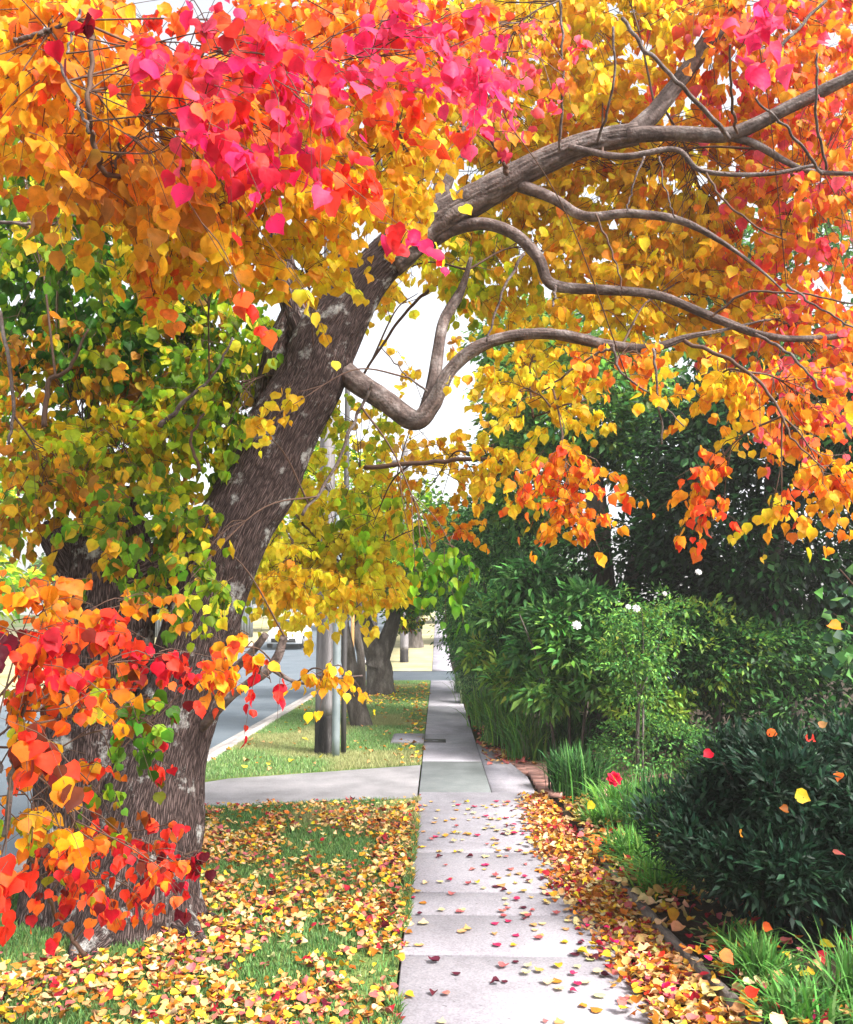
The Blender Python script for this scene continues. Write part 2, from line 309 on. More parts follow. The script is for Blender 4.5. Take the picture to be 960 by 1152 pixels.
# gutter + kerb, as sloped profile; the driveway crossing dips at Y 8..10
ky = np.concatenate([np.arange(-6, 27.2, .6)])
a = Acc()
prof = [(-3.30, -.126), (-3.02, -.115), (-2.97, .0), (-2.93, .018), (-2.80, .020), (-2.795, -.1)]
rows = []
for y in ky:
    dip = 1 if 8.0 < y < 9.9 else 0
    rows.append([(x, y, z if not dip else min(z, -.095+.03*i)) for i, (x, z) in enumerate(prof)])
V = np.array(rows); k = len(prof); idx = np.arange(len(ky)*k).reshape(-1, k)
a.add(V.reshape(-1, 3), np.stack([idx[:-1, :-1], idx[:-1, 1:], idx[1:, 1:], idx[1:, :-1]], -1).reshape(-1, 4))
struct(a.build('kerb', M_kerb))
a = Acc()  # kerb on the far side of the road and beyond the side street
for y0, y1 in ((-6, 26), (33, 90)):
    for y in np.arange(y0, y1, 1.5):
        z = float(hgt(y)); a.box(-9.8, -9.62, y, y+1.49, z-.3, z+.01)
for y in np.arange(32.0, 90, 1.5):
    z = float(hgt(y)); a.box(-2.97, -2.8, y, y+1.49, z-.3, z+.02)
struct(a.build('far_kerb', M_kerb))
LV = lambda y: -.19
struct(sheet('lawn', -2.797, -.19, np.linspace(-1, 8.72, 12), -.002, M_lawn, .25))
def drv_near(x): return 8.95 + (x+.19)*.235
def drv_far(x): return 10.95 + (x+.19)*.46
a = Acc(); xs = np.linspace(-2.99, -.2, 9)
V = []
for x in xs:
    z = -.0 if x > -2.4 else -.0-(-2.4-x)*.13
    V += [(x, drv_near(x), z), (x, drv_far(x), z)]
V = np.array(V); ii = np.arange(len(xs)-1)*2
a.add(V, np.stack([ii, ii+2, ii+3, ii+1], -1)); V2 = V.copy(); V2[:, 2] -= .2
a.add(np.vstack([V, V2]), np.stack([ii, ii+len(V), ii+2+len(V), ii+2], -1))
struct(a.build('driveway', M_concg))
# verge lawns (edges follow the driveway)
def verge(name, fy0, fy1, mat, z=-.002):
    n = 14; xs = np.linspace(-2.797, -.195, n); V = []; F = []
    m = 20
    for x in xs:
        for t in np.linspace(0, 1, m):
            y = fy0(x)*(1-t)+fy1(x)*t; V.append((x, y, float(hgt(y))+z+.012*math.sin(x*3)*math.sin(y*1.3)*min(1, 6*t*(1-t))))
    idx = np.arange(n*m).reshape(n, m)
    a = Acc(); a.add(V, np.stack([idx[:-1, :-1], idx[1:, :-1], idx[1:, 1:], idx[:-1, 1:]], -1).reshape(-1, 4))
    for e in (idx[:, 0], idx[:, -1]):
        Ve = np.array([V[i] for i in e]); Vd = Ve.copy(); Vd[:, 2] -= .2; q = np.arange(n-1)
        a.add(np.vstack([Ve, Vd]), np.stack([q, q+1, q+1+n, q+n], -1))
    return a.build(name, mat)
bpy.data.objects.remove(bpy.data.objects['lawn'])
struct(verge('lawn', lambda x: -1, lambda x: drv_near(x)-.01, M_lawn))
struct(verge('lawn', lambda x: drv_far(x)+.01, lambda x: 26.3, M_lawn))
struct(sheet('dry_lawn', -2.797, -.195, np.arange(32.2, 95, 1.2), 0, M_hill, .25))
struct(sheet('side_street', -3.04, 9, np.arange(26.32, 32.3, .99), -.035, M_road, .1))
struct(sheet('far_verge', -30, -9.82, np.concatenate([np.arange(-6, 31, 4.), np.arange(31, 100, 1.5)]), -.02, M_hill, .2))
# footpath: one slab after another with open joints, over a dark bed
joints = [G(460, y)[1] for y in (1079, 1033, 1007, 962, 893)]
js = [1.0, 2.4, 3.5]+[float(v) for v in joints]
M_joint = flatmat('joint', (.05, .045, .04), .95)
a = Acc()
def slab(x0, x1, y0, y1, acc=None, ch=.006, z=.018, tilt=0):
    acc = acc or a; g = .006; b = ch; z0, z1 = float(hgt(y0))+z, float(hgt(y1))+z
    o = [(x0+g, y0+g), (x1-g, y0+g), (x1-g, y1-g), (x0+g, y1-g)]; i = [(x0+g+b, y0+g+b), (x1-g-b, y0+g+b), (x1-g-b, y1-g-b), (x0+g+b, y1-g-b)]
    zz = [z0, z0, z1, z1]; dz = [0, tilt, tilt, 0]
    V = [(*p, q-.1) for p, q in zip(o, zz)]+[(*p, q-b+e) for p, q, e in zip(o, zz, dz)]+[(*p, q+e) for p, q, e in zip(i, zz, dz)]
    F = [[8, 9, 10, 11]]+[[k, (k+1) % 4, (k+1) % 4+4, k+4] for k in range(4)]+[[k+4, (k+1) % 4+4, (k+1) % 4+8, k+8] for k in range(4)]
    acc.add(V, np.array(F))
XL, XR, XN = -.19, .955, .545
for k in range(len(js)-1): slab(XL, XR, js[k], js[k+1], tilt=[0, .002, -.002, .003][k % 4])
yq = js[-1]; ysq = float(G(460, 858)[1])
fj = [ysq]+[float(G(480, y)[1]) for y in (827, 795, 766)]
fj = [v for v in fj if v < 26]+[26.3]
for y0, y1 in zip(fj[:-1], fj[1:]): slab(XL, XN, y0, y1)
for y0 in np.arange(32.3, 92, 1.5): slab(XL, XN, y0, y0+1.5)
# flare beside the dark square
V = [(.55, yq+.004, .018), (XR+.02, yq+.004, .018), (XR+.03, yq+.9, .018), (XR-.12, ysq+.25, .018), (XN+.14, ysq+1.1, .018), (XN+.004, ysq+1.6, .018), (.55, ysq, .018)]
Vb = [(x, y, z-.1) for x, y, z in V]; n = len(V)
a.add(V+Vb, [np.array([list(range(n))]), np.array([[i, i+n, (i+1) % n+n, (i+1) % n] for i in range(n)])])
struct(a.build('footpath', M_conc))
a = Acc(); slab(XL, .545, yq, ysq, a, z=.016); struct(a.build('footpath_patch', M_concd))
a = Acc(); a.box(XL+.01, XR-.01, .9, ysq, -.06, -.012); struct(a.build('footpath_bed', M_joint))
# pavers on the right
a = Acc()
for r in range(28):
    for q in range(22):
        y = yq+.05+r*.115+.0; x = XR-.62+q*.235-(.11 if r % 2 else 0)
        if y > ysq+1.1: continue
        x += (y-yq)*.0; z = .006+random.uniform(-.002, .002)
        if x < XR+.035-max(0, y-yq-.9)*.12*2: continue
        c = lin(190, 142, 130)*random.uniform(.75, 1.1)
        a.box(x, x+.228, y, y+.108, z-.05, z, c)
mp_, t_, b_, o_ = newmat('paver'); at = t_.nodes.new('ShaderNodeAttribute'); at.attribute_name = 'Col'; t_.links.new(at.outputs['Color'], b_.inputs['Base Color']); b_.inputs['Roughness'].default_value = .9
struct(a.build('brick_paving', mp_))
# garden bed soil on the right
a = Acc(); n, m = 60, 50
xs = np.linspace(1.2, 16, n)**1.0; ys = np.linspace(-1, 26.2, m); V = []
for i, x in enumerate(xs):
    for y in ys:
        xe = x if i else (1.2 if y < 8.5 else (1.0 if y < 12.2 else .66))
        V.append((xe, y, .0+.06*float(vnoise(np.array([x*1.5, y*1.5, 3])))*(1 if i else 0)-(.08 if (8.7 < y < 12.3 and x < 4) else 0)))
idx = np.arange(n*m).reshape(n, m); a.add(V, np.stack([idx[:-1, :-1], idx[1:, :-1], idx[1:, 1:], idx[:-1, 1:]], -1).reshape(-1, 4))
struct(a.build('garden_bed', M_soil))
struct(sheet('strip_lawn', .955, 1.25, np.linspace(-1, 8.9, 6), -.012, M_soil))
struct(sheet('far_garden', .57, 16, np.arange(32.3, 95, 2.), .0, M_soil, .2))
# ---------------------------------------------------------------- timber edging
M_timber = noisemat('weathered_timber', [(.3, (.06, .05, .045)), (.55, (.17, .145, .13)), (.8, (.3, .27, .25))], 6, .9, .5, 60, (3, .6, 3), fine=40)
ep = np.array([[1.33, 3.4], [1.30, 3.95], [1.25, 4.5], [1.20, 5.2], [1.17, 5.9], [1.15, 6.6], [1.13, 7.3]])
root = empty('timber_edging', (1.25, 4.5, 0), 'weathered grey timber edging board between the leaf drift and the strap leaved plants', 'garden edging')
for k in range(3):
    seg = ep[k*2:k*2+3]; A = Acc(); q = spline(np.c_[seg, np.zeros(3)], 10); V = []
    for i, p in enumerate(q):
        z = .075+.006*math.sin(i*1.3+k)
        V += [(p[0]-.022, p[1], -.05), (p[0]-.020, p[1], z), (p[0]+.020, p[1], z+.004), (p[0]+.022, p[1], -.05)]
    ii = np.arange(len(q)*4).reshape(-1, 4); F = [np.stack([ii[:-1, c], ii[1:, c], ii[1:, c+1], ii[:-1, c+1]], -1) for c in range(3)]; F.append(ii[[0, -1]])
    A.add(np.array(V)-[0, .004*k, 0], np.vstack(F)); A.build('board', M_timber, root)
for p in ep[1::2]:
    A = Acc(); A.box(p[0]+.024, p[0]+.06, p[1]-.02, p[1]+.02, -.05, .06); A.build('stake', M_timber, root)
# ---------------------------------------------------------------- big autumn tree
TY = G(150, 1035)[1]
tree = empty('autumn_tree', (float(G(140, 1035)[0]), float(TY), 0), 'big leaning tree with furrowed bark and red orange yellow canopy arching over the footpath', 'tree')
SK = []      # skeleton points for attaching twigs
def limb(pts, name='limb', seg=20, bark=.006, lump=.05, n=None, mat=None, seed=0, flare=0, parent=None, sk=True, wob=0.0):
    Q = []
    for i, p in enumerate(pts):
        Y = p[3] if len(p) > 3 else 5.0
        w = P(p[0], p[1], Y)
        Q.append([*w, p[2]])
    A = Acc(); q = np.array(Q)
    if wob:
        s = spline(q, max(12, len(q)*5)); k = rng.normal(size=(len(s), 3))*wob; k[0] = 0; k[-1] = 0; s[:, :3] += k; q = s
        X = tube(A, q, seg, len(q)*2, bark, lump, seed=seed, flare=flare)
    else: X = tube(A, q, seg, n or max(10, int(sum(np.linalg.norm(np.diff(q[:, :3], axis=0), axis=1))/.03)), bark, lump, seed=seed, flare=flare)
    A.build(name, mat or M_limb, parent or tree, smooth=True)
    if sk: SK.append(X[::3])
    return X
b0 = TY
limb([(150, 1062, 0.391, b0), (158, 985, 0.335, b0), (172, 900, 0.298, b0), (192, 820, 0.251, b0), (215, 740, 0.228, b0-.02), (238, 665, 0.219, b0-.04), (262, 600, 0.219, b0-.05), (292, 540, 0.219, b0), (322, 480, 0.209, b0), (348, 430, 0.209, b0), (372, 375, 0.191, b0-.03), (410, 318, 0.140, b0-.06), (452, 272, 0.116, b0-.1)],
     'trunk', 240, .008, .10, 300, M_bark, 3, .22)
limb([(435, 290, .13, b0-.08), (480, 256, .108, b0-.1), (520, 232, .096, b0-.14), (562, 208, .087, b0-.2), (602, 186, .078, b0-.25), (660, 162, .070, b0-.3), (718, 150, .064, b0-.35)], 'limb', 90, .009, .08, None, M_limb, 5)
limb([(705, 155, .056, b0-.34), (735, 128, .054, b0-.32), (765, 90, .050, b0-.3), (800, 42, .055, b0-.28), (850, -30, .05, b0-.25), (900, -120, .04, b0-.2)], 'limb', 30, .004, .06, None, M_limb, 6)
limb([(705, 152, .052, b0-.36), (760, 150, .042, b0-.4), (815, 152, .042, b0-.45), (850, 140, .04, b0-.5), (885, 122, .038, b0-.55), (930, 100, .036, b0-.6), (990, 70, .03, b0-.7), (1060, 30, .02, b0-.8)], 'limb', 24, .003, .06)
limb([(815, 152, .026, b0-.45), (850, 162, .024, b0-.46), (885, 182, .018, b0-.48), (915, 193, .015, b0-.5), (985, 196, .01, b0-.6)], 'limb', 12, .001, .05)
limb([(640, 165, .02, b0-.36), (700, 176, .02, b0-.44), (760, 168, .016, b0-.5), (790, 192, .014, b0-.55), (860, 196, .012, b0-.6), (915, 186, .009, b0-.6)], 'limb', 10, .001, .05)
limb([(478, 275, .06, b0-.08), (510, 258, .042, b0-.12), (545, 252, .038, b0-.18), (580, 264, .036, b0-.22), (606, 290, .034, b0-.25), (622, 320, .033, b0-.25), (680, 326, .03, b0-.3), (740, 332, .028, b0-.3), (800, 356, .026, b0-.3), (855, 376, .022, b0-.3), (910, 381, .018, b0-.3), (990, 372, .012, b0-.3)], 'limb', 22, .003, .07)
limb([(575, 205, .045, b0-.2), (620, 222, .032, b0-.3), (658, 243, .028, b0-.4), (710, 240, .025, b0-.5), (765, 248, .022, b0-.6), (812, 272, .014, b0-.6), (856, 304, .008, b0-.6), (890, 335, .003, b0-.6)], 'limb', 14, .002, .06)
limb([(360, 395, .09, b0+.05), (395, 425, .072, b0-.05), (432, 450, .066, b0-.12), (466, 473, .062, b0-.2), (486, 456, .050, b0-.22), (506, 418, .040, b0-.25), (535, 392, .04, b0-.28), (575, 378, .036, b0-.3), (625, 376, .033, b0-.3), (690, 389, .03, b0-.3), (735, 391, .026, b0-.3), (770, 380, .018, b0-.3), (810, 372, .010, b0-.3), (860, 360, .004, b0-.3)], 'limb', 40, .004, .08)
limb([(478, 468, .05, b0-.18), (488, 430, .042, b0-.12), (494, 390, .036, b0-.06), (500, 360, .034, b0), (514, 336, .034, b0+.03), (522, 318, .022, b0+.1), (530, 290, .012, b0+.15)], 'limb', 26, .004, .08)
limb([(365, 420, .14, b0+.05), (338, 360, .10, b0+.08), (320, 300, .075, b0+.08), (305, 220, .06, b0+.1), (292, 100, .05, b0+.1), (270, -60, .04, b0+.1)], 'limb', 36, .006, .08, None, M_bark)
limb([(375, 385, .11, b0), (388, 320, .07, b0+.05), (385, 250, .05, b0+.05), (372, 160, .04, b0+.05), (385, 20, .03, b0)], 'limb', 28, .005, .08)
limb([(488, 250, .06, b0-.05), (500, 205, .055, b0), (522, 160, .045, b0), (538, 100, .035, b0), (560, 0, .03, b0)], 'limb', 22, .004, .07)
limb([(300, 470, .10, b0+.12), (310, 400, .08, b0+.1), (330, 350, .07, b0+.08)], 'limb', 26, .005, .06, None, M_bark)
# dark left bole, shoulder limb and stump
limb([(95, 1065, .40, b0+.15), (100, 985, .34, b0+.15), (105, 880, .32, b0+.15), (112, 790, .31, b0+.15), (118, 700, .30, b0+.15), (122, 630, .26, b0+.15), (124, 575, .19, b0+.15), (126, 548, .15, b0+.15)], 'trunk', 180, .010, .12, 220, M_bark, 9, .2)
limb([(262, 585, .20, b0+.12), (215, 625, .19, b0+.12), (165, 650, .19, b0+.12), (110, 650, .18, b0+.12), (75, 615, .13, b0+.1), (58, 588, .09, b0+.1)], 'limb', 120, .015, .12, 170, M_bark, 12)
# roots
for pts in ([(165, 1020, .14), (200, 1045, .09), (222, 1062, .03)], [(120, 1035, .15), (90, 1068, .09), (70, 1085, .03)], [(180, 1000, .10), (215, 1025, .05), (245, 1035, .02)]):
    Q = []
    for px, py, r in pts: g = G(px, py+10); Q.append([g[0], g[1]+.1, r*.15, r])
    A = Acc(); tube(A, Q, 24, 20, .008, .1); A.build('root', M_bark, tree, smooth=True)
# short broken side branches right of the trunk
limb([(230, 790, .035, b0-.1), (262, 755, .026, b0-.3), (285, 732, .022, b0-.4), (299, 714, .02, b0-.45)], 'broken_branch', 12, .002, .1)
limb([(225, 820, .035, b0-.1), (262, 782, .024, b0-.3), (296, 758, .028, b0-.4), (312, 740, .026, b0-.42), (320, 716, .022, b0-.45)], 'broken_branch', 12, .002, .12)
limb([(305, 752, .016, b0-.4), (335, 768, .010, b0-.5), (375, 764, .007, b0-.6), (408, 760, .004, b0-.6)], 'broken_branch', 8, 0, 0)
# fine crossing branches (dark curved rods in front of the leaves)
FB = [[(410, 526, .02, 5.7), (480, 520, .018, 5.6), (540, 516, .017, 5.5), (600, 528, .012, 5.4), (650, 560, .008, 5.2)], [(536, 517, .013, 5.5), (556, 500, .01, 5.5)],
      [(700, 20, .012, 4.0), (735, 65, .012, 4.0), (780, 110, .014, 4.1), (820, 155, .016, 4.4)], [(822, 50, .006, 3.6), (823, 110, .008, 3.8), (830, 150, .009, 4.2)],
      [(850, 110, .006, 3.8), (890, 150, .008, 3.9), (925, 195, .01, 4.2)], [(920, 60, .006, 3.8), (918, 130, .008, 3.9), (930, 190, .008, 4.2)],
      [(795, 195, .008, 4.2), (815, 225, .007, 4.1), (850, 255, .006, 4), (885, 270, .004, 4)], [(630, 0, .008, 4.2), (634, 90, .008, 4.3), (630, 170, .01, 4.5)],
      [(690, 30, .008, 4.3), (690, 100, .008, 4.4), (672, 160, .01, 4.6)], [(548, 148, .016, 4.7), (565, 175, .016, 4.7), (572, 195, .02, 4.75)],
      [(705, 240, .006, 4.3), (712, 210, .006, 4.3), (725, 176, .008, 4.3)], [(760, 245, .005, 4.2), (750, 215, .005, 4.2), (742, 176, .006, 4.2)],
      [(670, 240, .007, 4.3), (690, 285, .006, 4.3), (700, 325, .005, 4.3)], [(590, 285, .012, 4.6), (565, 330, .009, 4.6), (548, 384, .007, 4.6)], [(625, 322, .012, 4.6), (622, 345, .006, 4.6)],
      [(770, 383, .014, 4.5), (830, 410, .012, 4.4), (870, 450, .009, 4.3), (890, 490, .006, 4.2), (930, 530, .004, 4.1)], [(850, 376, .012, 4.5), (890, 400, .009, 4.4), (925, 440, .006, 4.3)],
      [(690, 388, .01, 4.6), (700, 420, .008, 4.6), (740, 450, .006, 4.6), (770, 480, .004, 4.5)], [(800, 357, .008, 4.5), (840, 330, .008, 4.4), (900, 330, .006, 4.3), (970, 345, .005, 4.2)],
      [(885, 320, .008, 4.2), (920, 345, .006, 4.1), (965, 372, .005, 4)], [(610, 440, .006, 5.0), (660, 405, .008, 4.8), (690, 390, .01, 4.7)], [(600, 470, .004, 5.2), (630, 458, .007, 5.0), (680, 445, .006, 5.0)],
      [(745, 500, .006, 4.6), (740, 440, .007, 4.6), (735, 392, .01, 4.6)], [(930, 0, .01, 3.9), (870, 60, .01, 3.9), (842, 95, .008, 4)],
      [(410, 420, .012, 6.2), (450, 360, .014, 6.2), (490, 320, .016, 6.2), (540, 300, .012, 6.0)], [(480, 440, .008, 4.7), (455, 420, .006, 4.9), (430, 392, .004, 5)],
      [(340, 580, .012, 4.95), (375, 530, .012, 5.0), (405, 460, .012, 5), (420, 430, .012, 4.95)],
      # upper left dark rods
      [(105, 40, .010, 2.8), (100, 120, .011, 2.8), (105, 160, .012, 2.9), (120, 195, .012, 3), (170, 200, .008, 3.2)], [(15, 45, .012, 3.0), (45, 38, .011, 3), (75, 27, .009, 3)],
      [(60, 60, .006, 2.8), (85, 110, .007, 2.8), (100, 150, .007, 2.8)], [(130, 190, .006, 3), (138, 158, .005, 3), (175, 155, .004, 3)], [(75, 60, .005, 2.7), (90, 10, .006, 2.7)],
      [(0, 250, .012, 4.5), (60, 250, .010, 4.5), (130, 225, .006, 4.4)], [(50, 480, .02, 5), (55, 430, .018, 5), (78, 415, .014, 5), (100, 370, .008, 5)], [(0, 350, .014, 4.8), (15, 450, .012, 4.8), (10, 500, .01, 4.8)],
      [(180, 480, .02, 4.9), (200, 460, .016, 4.9), (240, 420, .01, 4.9), (262, 380, .008, 4.9)], [(225, 530, .012, 4.8), (215, 495, .01, 4.8), (230, 465, .008, 4.8)],
      # foreground left sticks
      [(5, 940, .012, 2.9), (12, 880, .010, 2.8), (18, 820, .008, 2.7), (40, 770, .006, 2.6)], [(0, 870, .006, 2.7), (-20, 800, .008, 2.7)],
      [(95, 1075, .012, 3.9), (70, 1040, .010, 3.8), (50, 1000, .008, 3.6), (30, 950, .006, 3.3)],
      [(320, 560, .012, 6.5), (350, 600, .012, 6.6), (395, 640, .01, 6.8), (450, 650, .006, 7)], [(318, 590, .01, 6.4), (335, 620, .008, 6.4)]]
for i, f in enumerate(FB): limb([(a_, b_, c_*.8, d_) for a_, b_, c_, d_ in f], 'branch', 8, 0, 0, sk=True, wob=.004, mat=M_limb if i % 3 else M_twig)
SKP = np.concatenate(SK)
# ------------- leaf sprays
TW = Acc()
class Crown:
    def __init__(s): s.p = []; s.t = []; s.n = []; s.s = []; s.c = []
    def add(s, p, t, n, sz, c): s.p.append(p); s.t.append(t); s.n.append(n); s.s.append(sz); s.c.append(c)
    def build(s, name, mat, parent, T, curl=.35, width=None):
        p = np.concatenate(s.p); N = len(p)
        V, F, C = leaves(p, np.concatenate(s.t), np.concatenate(s.n), np.concatenate(s.s), np.concatenate(s.c), T, rng.uniform(-curl, curl, (N, 2)), None if width is None else rng.uniform(*width, N))
        return mesh_obj(name, V, F, mat, parent, C)
ROTI = ROT.T
def proj(p):
    q = (p-np.array([0, 0, CAMH])) @ ROT; return 480+1000*q[..., 0]/-q[..., 2], 576-1000*q[..., 1]/-q[..., 2]
def sprays(crown, cx, cy, rx, ry, Y, dY, n, pal, size=.08, per=11, keep=None, tw=.0022, link=True, shape=1.0, face=.5, jit=.12):
    c0 = P(cx, cy, Y)
    dd = np.sqrt(((SKP-c0)**2).sum(1)); near_ = np.where(dd < dd.min()*1.35+.15)[0]; ni = SKP[rng.choice(near_)]; main = None
    if link:
        mid = (ni+c0)/2+np.array([0, 0, .12*np.linalg.norm(c0-ni)]); main = spline([ni, mid, c0], 14)
        tube(TW, np.c_[main, np.linspace(.0085, .003, 14)*min(1, (Y/5.2)**1.6)], 5, 14, cap=False)
    pts = []
    for _ in range(n*6):
        if len(pts) >= n: break
        u, v = rng.uniform(-1, 1, 2)
        if u*u+v*v > 1: continue
        px, py = cx+u*rx, cy+v*ry
        if keep is not None and not keep(px, py): continue
        pts.append(P(px, py, Y+rng.uniform(-1, 1)*dY))
    for b in pts:
        L = size*rng.uniform(3, 5.5)
        if main is not None:
            near = main[int(np.clip(np.argmin(((main-b)**2).sum(1))+rng.integers(-6, 1), 0, 13))]; dv = b-near; dist = np.linalg.norm(dv)
            dirn = dv/(dist+1e-6)*.7+rng.normal(size=3)*.45
            if dist < .75 and rng.random() < .42:
                mid = (near+b)/2+np.array([0, 0, .08*dist])+rng.normal(size=3)*.03
                tube(TW, np.c_[spline([near, mid, b-dirn*L*.3], 6), np.linspace(tw*1.6, tw, 6)], 3, 6, cap=False)
        else: dirn = rng.normal(size=3)
        dirn /= np.linalg.norm(dirn)+1e-6
        end = b+dirn*L*.6-np.array([0, 0, L*.25]); st = b-dirn*L*.4
        cv = spline([st, b, end], 6); tube(TW, np.c_[cv, np.linspace(tw, tw*.4, 6)], 3, 6, cap=False)
        m = max(3, int(per*rng.uniform(.6, 1.3)))
        t = rng.uniform(0, 1, m); k = np.minimum((t*5).astype(int), 4); base = cv[k]+(cv[k+1]-cv[k])*(t*5-k)[:, None]
        out = unit(m)*.6; out[:, 2] -= .5; base = base+out*size*rng.uniform(.3, .8, (m, 1))
        tip = unit(m)*.5+dirn*.25; tip[:, 2] -= .9
        nr = unit(m); tocam = np.array([0, 0, CAMH])-base; tocam /= np.linalg.norm(tocam, axis=1)[:, None]
        nr = nr*(1-face)+np.array([0, -.6, .5])*face*rng.choice([-1, 1], (m, 1))
        p2 = pal if isinstance(pal, dict) else pal(b)
        cc = pick(p2, m, jit)*rng.uniform(.85, 1.08)
        # leaves of one spray share their turn of colour
        cc = cc*.8+cc.mean(0)*.2
        crown.add(base, tip, nr, size*rng.uniform(.5, 1.22, m), np.clip(cc, 0, .95))
YEL = {'yel': 6, 'yor': 4, 'lem': 1.5, 'or': .8, 'yg': .15}
YOR = {'yor': 5, 'yel': 5, 'or': 2, 'orr': .4}
ORG = {'or': 5, 'yor': 4, 'orr': 1.6, 'red': .5}
ORP = {'or': 4, 'orr': 2, 'red': .7, 'pink': 2.4, 'yor': 4, 'mag': .4}
MAG = {'mag': 5, 'pink': 2.5, 'red': 3.5, 'crim': 2, 'orr': 2.2}
RED = {'red': 6, 'orr': 2, 'crim': 3.5, 'dor': 1.5, 'pur': 1.6, 'dyo': .6, 'brn': .6}
GRN = {'gr': 5, 'dg': 3, 'lg': 2, 'yg': 1}
GYL = {'lg': 4, 'yg': 2.4, 'gr': 4, 'yel': 1.6, 'yor': 1, 'brn': .5}
OCH = {'yor': 3, 'or': 2, 'och': 4, 'yg': 1.6, 'lg': 2, 'gr': 1.4, 'brn': 1}
C1 = Crown()
def clear_gap(px, py):   # pale window under the arch where the sky comes through
    if (px-478)**2/52**2+(py-405)**2/95**2 < 1: return rng.random() < .22
    return True
def clear_bole(px, py):
    if (px-140)**2/105**2+(py-615)**2/75**2 < 1: return rng.random() < .38
    return clear_gap(px, py)
